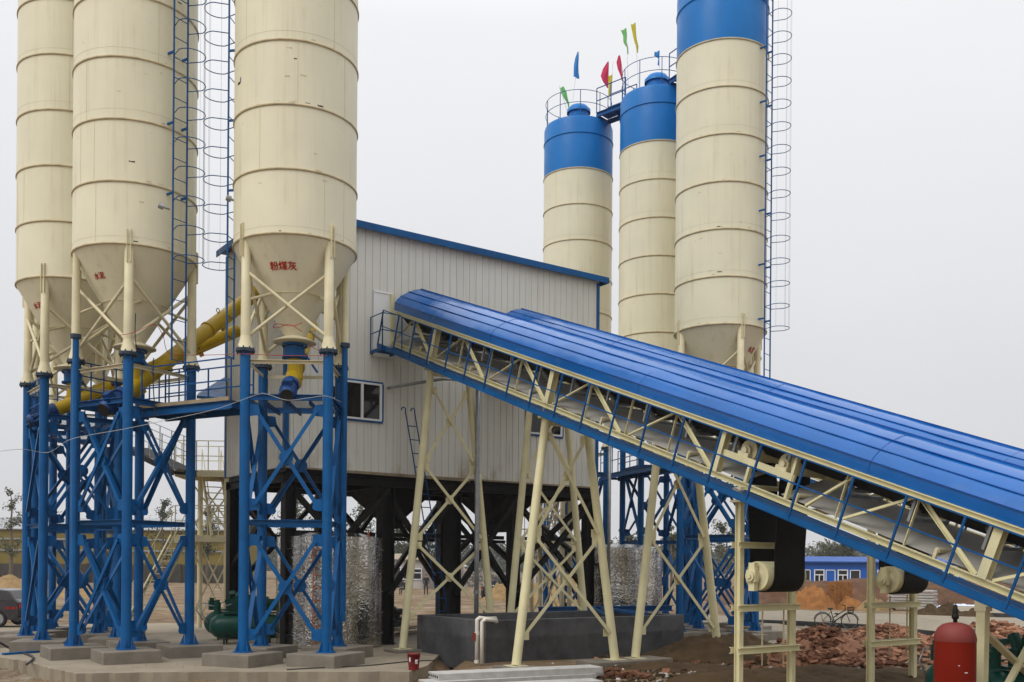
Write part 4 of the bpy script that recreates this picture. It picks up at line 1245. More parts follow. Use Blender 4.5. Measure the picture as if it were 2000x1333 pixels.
# ------------------------------------------------------------------ foil wrapped tanks
def foil_tank(c, r, h, label, ladder_ang=None):
    root = thing('foil_wrapped_tank', c, label, 'tank', 'foil wrapped storage tanks')
    mb = MB(); n = 96; rows = 14; vs = []
    random.seed(int(c.x * 10))
    for j in range(rows + 1):
        z = c.z + h * j / rows
        for i in range(n):
            a = 2 * pi * i / n
            k = r + .014 * mnoise.noise(V((cos(a) * 3, sin(a) * 3, z * 1.2))) + .022 * mnoise.noise(V((cos(a) * 5, sin(a) * 5, 2.2))) + .016 * mnoise.noise(V((cos(a) * 13, sin(a) * 13, z * .6)))
            vs.append(c + V((k * cos(a), k * sin(a), z - c.z)))
    mb.add(vs, [(j * n + i, j * n + (i + 1) % n, (j + 1) * n + (i + 1) % n, (j + 1) * n + i) for j in range(rows) for i in range(n)], True)
    mb.lathe(c, [(r - .02, h), (r * .6, h + .12), (0, h + .16)], 48)
    mb.build('shell', M['foil'], root)
    mb = MB()
    for k in range(5):
        z = h * (k + .6) / 5.2
        mb.tube([c + V(((r + .012) * cos(2 * pi * i / 60), (r + .012) * sin(2 * pi * i / 60), z + .012 * sin(i))) for i in range(60)], .005, 4, closed=True).mark()
    mb.build_each('strap', M['steel'], root)
    if ladder_ang is not None:
        a = ladder_ang; d = V((cos(a), sin(a), 0)); t = V((-sin(a), cos(a), 0)); b = c + d * (r + .16)
        mb = MB()
        for k in (-1, 1): mb.cyl(b + t * .22 * k + UP * .1, b + t * .22 * k + UP * (h - .1), .016, n=6)
        ld = mb.build('ladder', M['orange'], root)
        mb = MB(); z = .3
        while z < h - .1: mb.cyl(b - t * .22 + UP * z, b + t * .22 + UP * z, .013, n=6).mark(); z += .36
        mb.build_each('rung', M['orange'], ld)
        mb = MB()
        for a2 in (a - .9, a + .95): q = c + V((cos(a2), sin(a2), 0)) * (r - .05); mb.cyl(q + UP * h, q + UP * (h + .14), .03, n=8)
        mb.build('nozzle', M['orange'], root)
    return root
foil_tank(V((-5.43, 29.55, .02)), 1.56, 3.2, 'silver foil wrapped tank beside the silo tower, orange ladder on its side', radians(-88))
ft = at(1215, 1188, 35.6)
foil_tank(V((ft.x, 36.6, .1)), 1.55, 3.0, 'silver foil wrapped tank beyond the dark basin')
# ------------------------------------------------------------------ basin
bc = gnd(948, 1293, 0)
K0 = bc; K1 = bc + T * 7.0; K3 = bc + NN * 3.45; K2 = K1 + NN * 3.45; BH = 1.03; bt = .24
root = thing('concrete_basin', (K0 + K2) / 2, 'dark open concrete water basin behind the stacked slabs', 'basin')
for nm, a, b in (('wall', K0, K1), ('wall', K1 + NN * bt - T * bt / 2 * 0, K2 - NN * bt), ('wall', K2, K3), ('wall', K3 - NN * bt, K0 + NN * bt)):
    inw = NN if (b - a).normalized().dot(T) > .9 else (-NN if (b - a).normalized().dot(T) < -.9 else (-T if (b - a).dot(NN) > 0 else T))
    mb = MB(); mb.prism([a - UP * .3, b - UP * .3, b + inw * bt - UP * .3, a + inw * bt - UP * .3], UP * (BH + .3))
    mb.build(nm, M['basin'], root, bevel=.015)
mb = MB(); w = [K0 + (T + NN) * bt, K1 - T * bt + NN * bt, K2 - (T + NN) * bt, K3 + T * bt - NN * bt]
mb.add([v + UP * .45 for v in w], [(0, 1, 2, 3)]); mb.build('water', M['glass'], root)
# skid beam and loose bars on the far rim
mb = MB(); e0 = at(1052, 1192, 33.0); e1 = at(1312, 1192, 35.2); e0.z = e1.z = .96
mb.ibeam(e0, e1, .22, .2, .03)
centred(mb, 'skid_beam', M['blue'], 'long blue steel beam lying behind the basin under the far foil tank', 'beam')
mb = MB(); g0, g1 = K1 - T * 1.6 + NN * .3 + UP * (BH + .05), K2 - T * .3 - NN * .1 + UP * (BH + .06)
mb.bar(g0, g1, .06, .08); mb.bar(g0 + T * .4, g1 + T * .1 + UP * .01, .05, .07); mb.bar(g0 - T * 1.1 + NN * .1, g1 - T * .4 + UP * .05, .05, .05)
centred(mb, 'loose_bars', M['blue'], 'loose blue steel bars lying across the end of the basin', 'bars')
# ------------------------------------------------------------------ pipes by the basin
def up(px, py, Y): return at(px, py, Y)
rt = thing('water_pipes', gnd(938, 1300), 'white plastic water pipes with a bend over the basin corner', 'pipes')
Yp = bc.y - .45
mb = MB(); a = at(931, 1300, Yp); b = at(935, 1211, Yp)
mb.tube([V((a.x, a.y, 0)), V((a.x, a.y, b.z - .05)), V((a.x, a.y, b.z)), V((a.x + .06, a.y, b.z + .05)), at(950, 1209, Yp + .1), at(968, 1208, Yp + .5)], .05, 10)
mb.build('pipe', M['pvc'], rt)
mb = MB(); a2 = at(941, 1300, Yp - .1); b2 = at(943, 1215, Yp - .1); mb.tube([V((a2.x, a2.y, 0)), V((a2.x, a2.y, b2.z)), V((a2.x + .07, a2.y, b2.z + .06)), at(969, 1212, Yp + .4), at(970, 1216, Yp + .42)], .05, 10)
mb.build('pipe', M['pvc'], rt)
mb = MB()
for z in (.3, 1.0): mb.cyl(V((a.x, a.y, b.z - z)), V((a.x, a.y, b.z - z - .07)), .062, n=12)
mb.build('coupling', M['pvc'], rt)
mb = MB(); mb.box(V((a.x - .07, a.y - .02, b.z - .42)), (.09, .08, .2)); mb.build('valve_handle', M['red_cap'], rt)
mb = MB(); z0 = at(931, 748, 29.0).z; x0 = at(931, 1100, 28.9)
mb.tube([V((x0.x, x0.y, .0)), V((x0.x, x0.y, 3)), V((x0.x, x0.y, 6)), V((x0.x, x0.y, z0 - .1)), V((x0.x - .1, x0.y + .1, z0))], .07, 10)
for z in (1.6, 3.4, 5.1): mb.cyl(V((x0.x, x0.y, z)), V((x0.x, x0.y, z + .1)), .085, n=12)
centred(mb, 'riser_pipe', M['steel'], 'tall thin grey riser pipe behind the tall nearer trestle', 'pipe', 'grey riser pipes')
mb = MB(); x0 = at(1189, 1100, 34.0); z1 = at(1195, 860, 34.0)
mb.tube([V((x0.x, x0.y, .3)), V((x0.x, x0.y, 4)), V((x0.x, x0.y, z1.z))], .06, 10)
centred(mb, 'riser_pipe', M['steel'], 'thin grey riser pipe in front of the far foil tank', 'pipe', 'grey riser pipes')
# loose ladder hooked on the wall
lt = at(801, 806, 29.9); lb = at(868, 1206, 31.4); lb = lt + (lb - lt) * 1.1
mb = MB(); sdv = T
rt = thing('hook_ladder', lb, 'blue hook ladder leaning on the white wall and running below it', 'ladder')
for k in (-1, 1):
    o = sdv * .16 * k
    mb.cyl(lb + o, lt + o, .02, n=6); mb.tube([lt + o, lt + o + UP * .1, lt + o + UP * .14 - T * .06, lt + o + UP * .1 - T * .13, lt + o + UP * .04 - T * .13], .02, 6)
ld = mb.build('rail', M['blue_rail'], rt)
mb = MB(); L = (lb - lt).length
for i in range(1, int(L / .42)): c = lt.lerp(lb, i * .42 / L); mb.cyl(c - sdv * .16, c + sdv * .16, .016, n=6).mark()
mb.build_each('rung', M['blue_rail'], rt)

# ------------------------------------------------------------------ compressors, tanks and small things
def compressor(c, yaw, k, label, lx=1.0):
    root = thing('air_compressor', c, label, 'compressor', 'dark green air compressors')
    X = V((cos(yaw), sin(yaw), 0)); Y = V((-sin(yaw), cos(yaw), 0))
    P = lambda x, y, z: c + (X * x * lx + Y * y + UP * z) * k
    mb = MB(); r = .36
    prof = [(0, -.78), (.12, -.77), (.24, -.72), (.32, -.65), (r, -.55), (r, .55), (.32, .65), (.24, .72), (.12, .77), (0, .78)]
    mb.lathe(P(0, 0, .52), [(a * k, b * k * lx) for a, b in prof], 28, axis=(X, Y, UP)); mb.build('air_tank', M['green'], root)
    for x in (-.45, .45):
        for y in (-.22, .22):
            mb = MB(); mb.bar(P(x, y, 0), P(x, y, .32), .07 * k, .05 * k, X); mb.build('foot', M['green'], root)
    mb = MB(); mb.box(P(.05, 0, .93), (1.1 * k * lx, .4 * k, .05 * k), (X, Y, UP)); mb.build('bed_plate', M['green'], root)
    mb = MB(); mb.cyl(P(-.62, 0, .92), P(-.62, 0, 1.22), .1 * k, n=16); mb.cyl(P(-.62, 0, 1.22), P(-.62, 0, 1.3), .07 * k, n=12); mb.build('filter_bowl', M['green'], root)
    mb = MB(); mb.box(P(-.15, .0, 1.1), (.3 * k, .3 * k, .3 * k), (X, Y, UP))
    for s_ in (-1, 1): mb.cyl(P(-.15, .05 * s_, 1.2), P(-.15, .24 * s_, 1.48), .1 * k, n=14); 
    mb.build('pump_head', M['green'], root)
    mb = MB(); mb.cyl(P(.2, 0, 1.14), P(.6, 0, 1.14), .16 * k, n=18); mb.box(P(.4, 0, 1.32), (.16 * k, .14 * k, .08 * k), (X, Y, UP)); mb.build('motor', M['green'], root)
    mb = MB(); mb.cyl(P(.05, -.23, 1.2), P(.05, -.27, 1.2), .28 * k, n=28); mb.bar(P(-.3, -.25, 1.2), P(.65, -.25, 1.3), .05 * k, .12 * k); mb.build('belt_guard', M['green'], root)
    mb = MB(); mb.tube([P(-.8, 0, .6), P(-.95, 0, .9), P(-.85, 0, 1.15), P(-.62, 0, 1.1)], .02 * k, 6); mb.bar(P(-.5, .2, 1.1), P(.3, .2, 1.52), .04 * k, .03 * k); mb.build('hose', M['steel'], root)
    return root
cc = gnd(476, 1259, 0); compressor(cc + V((.05, .2, 0)), radians(6), 1.02, 'dark green twin air compressor, nearer of the pair behind the silo tower', 1.4)
cc = gnd(452, 1252, 0); compressor(cc + V((.1, .6, 0)), radians(6), 1.02, 'dark green twin air compressor, rear of the pair behind the silo tower', 1.4)
cc = at(1890, 1330, 17.2); cc.z = 0; compressor(cc, radians(4), .92, 'dark green compressor behind the red air tank')
cc = at(2010, 1330, 15.9); cc.z = 0; compressor(cc, radians(3), .92, 'dark green compressor beyond the square cream post, cut by the frame')
# red air receiver
c = at(1865, 1300, 14.4); c.z = 0
rt = thing('air_receiver', c, 'upright red air tank with domed top beside the cream post', 'air tank')
rr = .286; zt_ = at(1865, 1250, 14.4).z
mb = MB(); mb.lathe(c, [(rr, .25), (rr, zt_)], 40); mb.lathe(c, [(rr, .25), (rr * .8, .14), (0, .08)], 40); mb.build('shell', M['red_tank'], rt)
mb = MB(); mb.lathe(c, [(rr + .004, zt_ - .02), (rr + .006, zt_ + .02), (rr * .97, zt_ + .09), (rr * .83, zt_ + .17), (rr * .6, zt_ + .225), (rr * .3, zt_ + .25), (0, zt_ + .258)], 40); mb.build('domed_top', M['red_cap'], rt)
mb = MB(); mb.lathe(c + UP * (zt_ + .25), [(.03, 0), (.03, .05), (.05, .06), (.05, .1), (.035, .12), (.04, .14), (.028, .25), (.0, .27)], 16); mb.build('safety_valve', M['black'], rt)
mb = MB()
for a, z, w_ in ((-1.45, .95, .045), (-1.5, .70, .02), (-1.8, 1.05, .02)): mb.box(c + V((cos(a) * (rr + .001), sin(a) * (rr + .001), z)), (w_, .004, .012), (V((-sin(a), cos(a), 0)), V((cos(a), sin(a), 0)), UP)).mark()
mb.build_each('scuff', M['white'], rt)
for k in range(3):
    a = 2 * pi * k / 3 + .4; mb = MB(); mb.bar(c + V((cos(a), sin(a), 0)) * .26, c + V((cos(a), sin(a), 0)) * .28 + UP * .35, .06, .05); mb.build('foot', M['red_tank'], rt)
# bucket
c = gnd(808, 1309, 0)
rt = thing('bucket', c, 'dark red plastic bucket with white labels on the concrete pad', 'bucket')
mb = MB(); mb.lathe(c, [(0, .01), (.118, .01), None, (.118, .01), (.145, .36), (.15, .36), None, (.15, .36), (.156, .362), (.156, .385), (.0, .39)], 28); mb.build('body', M['bucket'], rt)
mb = MB(); mb.tube([c + V((.15 * cos(t), -.02 - .05 * abs(sin(t)), .34 - .18 * sin(t))) + V((0, -.13 * sin(t), 0)) for t in [pi * k / 12 for k in range(13)]], .006, 5); mb.build('handle', M['red_cap'], rt)
for a0_, w_, z_ in ((-1.0, .5, .2), (-2.2, .25, .25)):
    mb = MB(); vs = []
    for i in range(5):
        a = a0_ + w_ * (i / 4 - .5); vs += [c + V((.136 * cos(a), .136 * sin(a), z_ - .05)), c + V((.141 * cos(a), .141 * sin(a), z_ + .05))]
    mb.add(vs, [(2 * i, 2 * i + 2, 2 * i + 3, 2 * i + 1) for i in range(4)]); mb.build('label', M['white'], rt)
# hollow core slabs
def slab(p, q, w, h, label, holes=5):
    d = (q - p).normalized(); n = V((-d.y, d.x, 0)); L = (q - p).length
    root = thing('hollow_core_slab', (p + q) / 2, label, 'concrete slab', 'hollow core concrete slabs on the ground')
    mb = MB(); mb.box((p + q) / 2 + n * w / 2 + UP * h / 2, (L, w, h), (d, n, UP)); mb.build('body', M['slab'], root, bevel=.008)
    mb = MB()
    for i in range(holes):
        c = p + n * w * (i + .5) / holes + UP * h / 2; mb.cyl(c - d * .004, c + d * .001, h * .26, n=14)
    mb.build('core_hole', M['dark'], root)
    return root
ps = lambda px, py, z: gnd(px, py, z)
def slabpix(l, r, zt, h, w, label):
    a, b = gnd(*l, zt), gnd(*r, zt); a.z = b.z = zt - h
    return slab(a, b, w, h, label)
slabpix((856, 1317), (1178, 1303), .27, .13, .55, 'white hollow core slab lying topmost on the stack')
slabpix((838, 1333), (1165, 1316), .14, .13, .55, 'white hollow core slab in front, chips on its top')
slabpix((818, 1346), (1178, 1330), .145, .13, .5, 'white hollow core slab at the bottom edge of the stack')
slabpix((860, 1325), (1181, 1309), .14, .13, .55, 'white hollow core slab under the topmost one')
# footing strips of trestles
def pad(c, sx, sy, sz, label, rot=AZ):
    mb = MB().box((0, 0, sz / 2), (sx, sy, sz)); o = mb.build('footing_slab', M['block'], bevel=.02); o.location = c; o.rotation_euler = (0, 0, rot); OFF[o.name] = V(c)
    return tag(o, label, 'footing', 'concrete footing strips of the trestles')
def tb(p, s, w): q = p(s, w, 0); return V((q.x, q.y, -.22))
pad((tb(p1, 7.87, 2.18) + tb(p2, 7.87, -.88)) / 2, 2.5, .9, .30, 'long low concrete footing shared by two trestles before the basin')
pad(tb(p1, 7.87, -.88), .8, .8, .30, 'small concrete footing under the outer trestle leg, behind the slabs')
pad(tb(p2, 7.87, 2.18), .8, .8, .30, 'small concrete footing at the outer end of the basin')
pad(tb(p1, 2.45, -.88), .8, .8, .30, 'small concrete footing by the foil wrapped tank')
# timber and scrap near the foil tank and on the pad
mb = MB(); a, b = gnd(765, 1245), gnd(808, 1238); random.seed(5)
for k in range(6):
    u = a + V((random.uniform(-.4, .3), random.uniform(-.3, .4), .05 + .05 * k)); v = b + V((random.uniform(-.4, .4), random.uniform(-.4, .5), .04 + .05 * k)); mb.bar(u, v, .12, .04)
centred(mb, 'plank_pile', M['wood'], 'untidy pile of planks between the foil tank and the basin', 'planks')
mb = MB(); c = gnd(775, 1230)
for k in range(9): mb.sphere(c + V((random.uniform(-.35, .35), random.uniform(-.3, .3), .25 + random.uniform(-.1, .45))), random.uniform(.16, .3), 8, 6, (1, 1, .8))
centred(mb, 'tarpaulin_heap', M['black_soft'], 'dark heaped tarpaulin beside the foil wrapped tank', 'tarpaulin')
mb = MB(); a, b = gnd(6, 1280), gnd(76, 1275); mb.bar(a + UP * .03, b + UP * .03, .14, .05)
centred(mb, 'blue_bar', M['blue'], 'flat blue steel bar lying on the pad by the outermost footings', 'bar')
# cables
def cable(pts, r, m, label, group=None):
    mb = MB(); P = [V(p) for p in pts]; out = []
    for i in range(len(P) - 1):
        p0, p1, p2, p3 = P[max(i - 1, 0)], P[i], P[i + 1], P[min(i + 2, len(P) - 1)]
        for k in range(8):
            t = k / 8
            out.append(.5 * ((2 * p1) + (p2 - p0) * t + (2 * p0 - 5 * p1 + 4 * p2 - p3) * t * t + (3 * p1 - p0 - 3 * p2 + p3) * t ** 3))
    out.append(P[-1]); mb.tube(out, r, 5)
    return centred(mb, 'cable', m, label, 'cable', group)
cable([at(-30, 886, 25), at(40, 878, 25), at(95, 884, 25.5), at(140, 858, 23.9), at(245, 838, 23.6), at(330, 820, 23.6), at(420, 800, 23.5), at(500, 772, 23.3), at(520, 770, 23.3), at(560, 782, 23.2), at(600, 778, 23.2), at(630, 774, 23.2), at(645, 776, 23.3), at(667, 786, 24.5)], .007, M['wire_white'], 'thin white cable slung across the silo tower columns')
cable([at(235, 655, 23.9), at(262, 650, 23.9), at(300, 634, 24.2), at(318, 655, 24.4), at(330, 690, 25), at(378, 694, 25), at(440, 693, 24.5), at(480, 692, 23.5), at(560, 695, 23.5), at(640, 695, 23.5)], .008, M['wire_red'], 'thin red wire strung between the two lettered silos')
cable([at(590, 648, 23.6), at(565, 634, 23.7), at(545, 640, 23.8), at(534, 640, 24.0), at(540, 633, 24.2), at(570, 637, 23.6), at(590, 631, 23.7)], .009, M['wire_red'], 'red wire looped round the three-character cone')
cable([at(607, 672, 24.5), at(612, 680, 24.3), at(628, 686, 24), at(640, 688, 23.9)], .008, M['wire_red'], 'short red wire from the screw conveyor to a tower flange')
cable([gnd(-5, 1253, .3), gnd(30, 1272, .03), gnd(60, 1281, .03), gnd(64, 1288, .03), gnd(52, 1298, .03)], .03, M['wire_dark'], 'bent dark hose lying on the pad beside the blue bar')
cable([gnd(560, 1308, .02), gnd(640, 1304, .02), gnd(720, 1300, .02), gnd(800, 1292, .02), gnd(850, 1290, .02)], .014, M['wire_dark'], 'dark cable trailing over the pad towards the basin')
cable([at(300, 700, 24.9), at(299, 740, 24.7), at(301, 780, 24.7), at(304, 815, 24.7)], .014, M['wire_dark'], 'dark cable hanging beside the walkway railing of the laddered silo')
cable([at(265, 612, 24.0), at(264, 650, 24.1), at(268, 680, 24.2), at(284, 692, 24.4)], .012, M['wire_dark'], 'dark cable down the cone of the laddered silo')
for (px, py, Y, lab) in ((318, 405, 24.1, 'small grey lamp fixed to the laddered silo barrel'), (450, 390, 24.4, 'small grey lamp fixed to the three-character silo ladder')):
    mb = MB(); p = at(px, py, Y); rt = thing('level_sensor', p, lab, 'sensor', 'small grey fittings on the silo barrels')
    mb.cyl(p + V((-.09, -.05, .03)), p + V((.02, 0, 0)), .07, n=14); mb.build('head', M['steel'], rt)
    mb = MB(); mb.cyl(p + V((.02, 0, 0)), p + V((.15, .06, -.02)), .03, n=10); mb.build('neck', M['steel'], rt)
# ------------------------------------------------------------------ ground
def smooth(a, b, x):
    t = max(0, min(1, (x - a) / (b - a))); return t * t * (3 - 2 * t)
EDGE = [(-420, 1252), (-60, 1276), (0, 1284), (50, 1292), (100, 1306), (150, 1316), (330, 1313), (560, 1313), (800, 1312), (835, 1300), (868, 1270)]
edge_pts = [gnd(x, y, 0) for x, y in EDGE]
def edge_y(x):
    for i in range(len(edge_pts) - 1):
        a, b = edge_pts[i], edge_pts[i + 1]
        if a.x <= x <= b.x: return a.y + (b.y - a.y) * (x - a.x) / (b.x - a.x)
    return edge_pts[0].y if x < edge_pts[0].x else 40
def gh(x, y):
    h = -.07
    if x < -1.4 and y < edge_y(x) + .6: h -= (.25 + .12 * mnoise.noise(V((x * .8, y * .8, 6)))) * smooth(edge_y(x) + .5, edge_y(x) + .05, y)
    h += .05 * mnoise.noise(V((x * .22, y * .22, 0))) + .03 * mnoise.noise(V((x * .9, y * .9, 4)))
    h *= 1
    if y < 19: h += .9 * smooth(12, 2, y)
    if y > 55: h += .12 * mnoise.noise(V((x * .06, y * .06, 9))) 
    return h
def axis(lo, hi, fine_lo, fine_hi, st):
    a = []; x = fine_lo; 
    while x <= fine_hi: a.append(x); x += st
    s = st; x = fine_lo
    left = []
    while x > lo: s *= 1.35; x -= s; left.append(x)
    s = st; x = a[-1]; right = []
    while x < hi: s *= 1.35; x += s; right.append(x)
    return left[::-1] + a + right
gx, gy = axis(-900, 900, -20, 22, .4), axis(-60, 1400, 8, 48, .4)
mb = MB(); w = len(gx)
mb.add([(x, y, gh(x, y)) for y in gy for x in gx], [(j * w + i, j * w + i + 1, (j + 1) * w + i + 1, (j + 1) * w + i) for j in range(len(gy) - 1) for i in range(w - 1)], True)
tag(mb.build('ground', M['ground']), kind='structure')

# concrete pads
def padmesh(poly, z0, th, name, m, rough=0.):
    random.seed(2)
    mb = MB(); mb.prism([V((p.x, p.y, z0 - th)) for p in poly], UP * th)
    return tag(mb.build(name, M[m]), kind='structure')
pe = []
random.seed(4)
for i in range(len(edge_pts) - 1):
    for k in range(12):
        p = edge_pts[i].lerp(edge_pts[i + 1], k / 12); pe.append(V((p.x, p.y + random.uniform(-.07, .07), 0)))
padpoly = pe + [edge_pts[-1]] + [V((-2.2, 34, 0)), V((-4, 38, 0)), V((-14, 40, 0)), V((-22, 36, 0))]
padmesh(padpoly, 0, .34, 'concrete_pad', 'concrete')
p2_ = [gnd(x, y, .01) for x, y in [(1360, 1262), (1440, 1292), (1520, 1280), (1590, 1262), (1612, 1250), (1595, 1238), (1540, 1222), (1450, 1205), (1340, 1200), (1300, 1225)]]
padmesh(p2_, .01, .2, 'concrete_apron', 'concrete')
rd = [gnd(1440, 1209, .15), gnd(1560, 1213, .15), gnd(1700, 1220, .15), gnd(1830, 1233, .15), gnd(2100, 1262, .15), gnd(2200, 1212, .15), gnd(1900, 1205, .15), gnd(1700, 1198, .15), gnd(1560, 1192, .15), gnd(1440, 1190, .15)]
padmesh(rd, .15, .40, 'road', 'concrete')
rd2 = [gnd(1850, 1193, .25), gnd(2150, 1207, .25), gnd(2150, 1190, .25), gnd(1850, 1183, .25)]
padmesh(rd2, .25, .6, 'road', 'concrete')

def road_side_shade(pts, name, z, th):  # dark-coloured strip standing in for the shaded side of the raised road slab
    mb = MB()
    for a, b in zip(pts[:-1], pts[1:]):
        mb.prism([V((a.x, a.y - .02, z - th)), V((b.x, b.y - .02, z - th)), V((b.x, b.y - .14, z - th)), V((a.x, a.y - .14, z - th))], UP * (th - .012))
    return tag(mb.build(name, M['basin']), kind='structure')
road_side_shade(rd[:5], 'road_side_shade', .15, .4)
road_side_shade(rd2[:2], 'road_side_shade', .25, .6)

def mound(c, rx, ry, h, m, name, kind, seed, label=None, cat=None, rot=0, n=64, rough=.42, group=None):
    mb = MB(); vs = []
    for j in range(n + 1):
        for i in range(n + 1):
            u, v = 2 * i / n - 1, 2 * j / n - 1
            r = hypot(u, v)
            k = max(0, 1 - r * r) ** 1.3
            x, y = u * rx, v * ry
            nz = mnoise.noise(V((x * 1.1 + seed, y * 1.1, seed))) * rough + mnoise.noise(V((x * 4 + seed, y * 4, 1))) * rough * .5 + mnoise.noise(V((x * 11 + seed, y * 11, 1))) * rough * .25
            z = h * k * (1 + nz) + (.06 * nz if r < .9 else 0) - (.06 if r > .92 else 0)
            X = c[0] + x * cos(rot) - y * sin(rot); Y = c[1] + x * sin(rot) + y * cos(rot)
            vs.append((X, Y, gh(X, Y) + z))
    fs = []
    for j in range(n):
        for i in range(n):
            if hypot(2 * (i + .5) / n - 1, 2 * (j + .5) / n - 1) < 1: fs.append((j * (n + 1) + i, j * (n + 1) + i + 1, (j + 1) * (n + 1) + i + 1, (j + 1) * (n + 1) + i))
    mb.add(vs, fs, True)
    o = mb.build(name, M[m]); tag(o, label, cat, group, kind)
    return o
c = gnd(1440, 1290); mound((c.x, c.y + 1.2), 2.6, 1.7, .62, 'soil', 'soil_mound', 'stuff', 3, 'dark soil heaped beside the tensioner frame')
c = gnd(1330, 1306); mound((c.x, c.y + .4), 1.9, .9, .16, 'soil', 'soil_mound', 'stuff', 5, 'low dark soil spread before the trestle footing')
c = gnd(1640, 1325); mound((c.x, c.y + .3), 4.2, 1.5, .25, 'soil', 'soil_mound', 'stuff', 8, 'dark soil in front of the brick rubble')
c = gnd(1490, 1330); mound((c.x - .2, c.y + .1), 2.0, 1.2, .3, 'soil', 'soil_mound', 'stuff', 11, 'dark soil round the foot of the tensioner frame')
for i, (px, py, rx, h, lab) in enumerate(((1850, 1205, 1.0, .5, 'small soil heap on the road behind the red tank'), (1905, 1210, 1.3, .35, 'low soil heap on the road, nearer the cream post'), (1812, 1206, .9, .4, 'rubble heap lying on the far road'))):
    c = gnd(px, py); mound((c.x, c.y), rx, .9, h + .22, 'soil', 'soil_mound', 'stuff', 20 + i, lab)
# earth bank far off
mb = MB(); nx, ny = 90, 12; vs = []
for j in range(ny + 1):
    for i in range(nx + 1):
        x = 13 + 75 * i / nx; v = j / ny; y = 63 + 12 * v
        k = smooth(0, .35, v) * smooth(1.25, .7, v) * smooth(13, 18, x)
        vs.append((x, y, -.2 + 1.75 * k * (1 + .22 * mnoise.noise(V((x * .3, y * .3, 2)))) + .22 * mnoise.noise(V((x * 1.3, y * 1.3, 5)))))
mb.add(vs, [(j * (nx + 1) + i, j * (nx + 1) + i + 1, (j + 1) * (nx + 1) + i + 1, (j + 1) * (nx + 1) + i) for j in range(ny) for i in range(nx)], True)
M['bank'] = mat('red_brown_earth', (.095, .047, .024), .95, var=.5, scale=.9, bump=.8, bscale=4)
tag(mb.build('earth_bank', M['bank']), kind='structure')
c = at(1585, 1150, 61.6); mound((c.x, c.y), 1.7, 1.2, 1.35, 'brick_orange', 'sand_heap', 'thing', 31, 'orange heap of broken bricks against the earth bank', 'heap')
c = at(1640, 1150, 61.6)
mb = MB(); random.seed(9)
for z in range(16):
    for i in range(6): mb.box((c.x - .6 + i * .24 + random.uniform(-.02, .02), c.y + random.uniform(-.02, .02), .05 + z * .1), (.23, .5, .09))
centred(mb, 'brick_stack', M['brick_orange'], 'neat orange brick stack standing against the earth bank', 'bricks')
c = at(1672, 1150, 61.4); mound((c.x - .3, c.y), 1.1, .9, .7, 'brick_orange', 'sand_heap', 'thing', 35, 'small orange heap spilling from the brick stack', 'heap')
c = at(1710, 1150, 60.5); mound((c.x, c.y), 1.3, .9, .75, 'sand', 'sand_heap', 'thing', 38, 'pale sand heap beside the far pile of slabs', 'heap')
c = gnd(970, 1172); mound((c.x + .4, c.y + 1), 1.6, 1.4, 1.0, 'sand', 'sand_heap', 'thing', 41, 'pale sand heap seen between the trestles', 'heap')
c = gnd(1100, 1180); mound((c.x, c.y + 2), 4.0, 3, 1.5, 'sand', 'sand_heap', 'thing', 44, 'sand heap behind the far blue tower', 'heap')
c = gnd(20, 1165); mound((c.x - 2, c.y + 3), 8, 4, 1.3, 'sand', 'earth_heap', 'thing', 47, 'long low earth heap behind the parked car', 'heap')
# far pile of slabs
a, b = at(1738, 1150, 60.5), at(1826, 1150, 59)
a.z = b.z = 0
d = (b - a).normalized(); n_ = V((-d.y, d.x, 0)); L = (b - a).length
proto = None
for k in range(7):
    z = .04 + k * .165
    if proto is None:
        mb = MB(); mb.box((0, 0, .06), (L, 1.1, .12)); proto = mb.build('concrete_slab', M['slab'], bevel=.01); o = proto
    else: o = proto.copy(); COL.objects.link(o)
    q = (a + b) / 2; o.location = (q.x + .06 * (k % 2), q.y, z); o.rotation_euler = (0, 0, atan2(d.y, d.x) + .01 * (k % 3 - 1)); OFF[o.name] = V(o.location)
    tag(o, 'grey white concrete slab in the far pile before the earth bank', 'concrete slab', 'slabs in the far pile')
c = at(1878, 1150, 61.2); mound((c.x, c.y), 2.4, .8, .32, 'tarp', 'tarpaulin', 'thing', 52, 'white and blue tarpaulin lying before the earth bank', 'tarpaulin')

# ------------------------------------------------------------------ brick rubble
def bricks_mesh(spots, name, label, hfun):
    mb = MB()
    for (x, y) in spots:
        z = hfun(x, y)
        k = random.uniform(.6, 1.15)
        rot = Matrix.Rotation(random.uniform(0, 2 * pi), 3, 'Z') @ Matrix.Rotation(random.gauss(0, .45), 3, 'X') @ Matrix.Rotation(random.gauss(0, .35), 3, 'Y')
        ax = tuple(rot @ v for v in (V((1, 0, 0)), V((0, 1, 0)), UP))
        mb.box((x, y, gh(x, y) + z + .03), (.26 * k, .13, .07), ax)
    o = mb.build(name, M['brick']); tag(o, label, None, None, 'stuff'); return o
random.seed(21)
r0, r1, r2 = gnd(1625, 1296), gnd(1745, 1275), gnd(1965, 1262)
def rub(x, y):
    h = 0
    for c, rx, ry, hh in ((r0, 1.25, .95, .85), (r1, 1.7, .9, .72), ((r0 + r1) / 2 + V((0, .5, 0)), 1.0, .8, .5), (r2, 1.6, .9, .7)):
        h = max(h, hh * math.exp(-((x - c.x) / rx) ** 2 - ((y - c.y - .9) / ry) ** 2))
    return h + random.uniform(-.03, .07)
sp = []
for c, rx, ry, n in ((r0, 1.15, .95, 430), (r1, 1.6, .9, 470), ((r0 + r1) / 2, 1.1, .8, 130), (r2, 1.5, .8, 220)):
    for k in range(n): sp.append((random.gauss(c.x, rx * .72), random.gauss(c.y + .7, ry * .8)))
bricks_mesh(sp, 'brick_rubble', 'heap of broken red bricks behind the tensioner frames', rub)
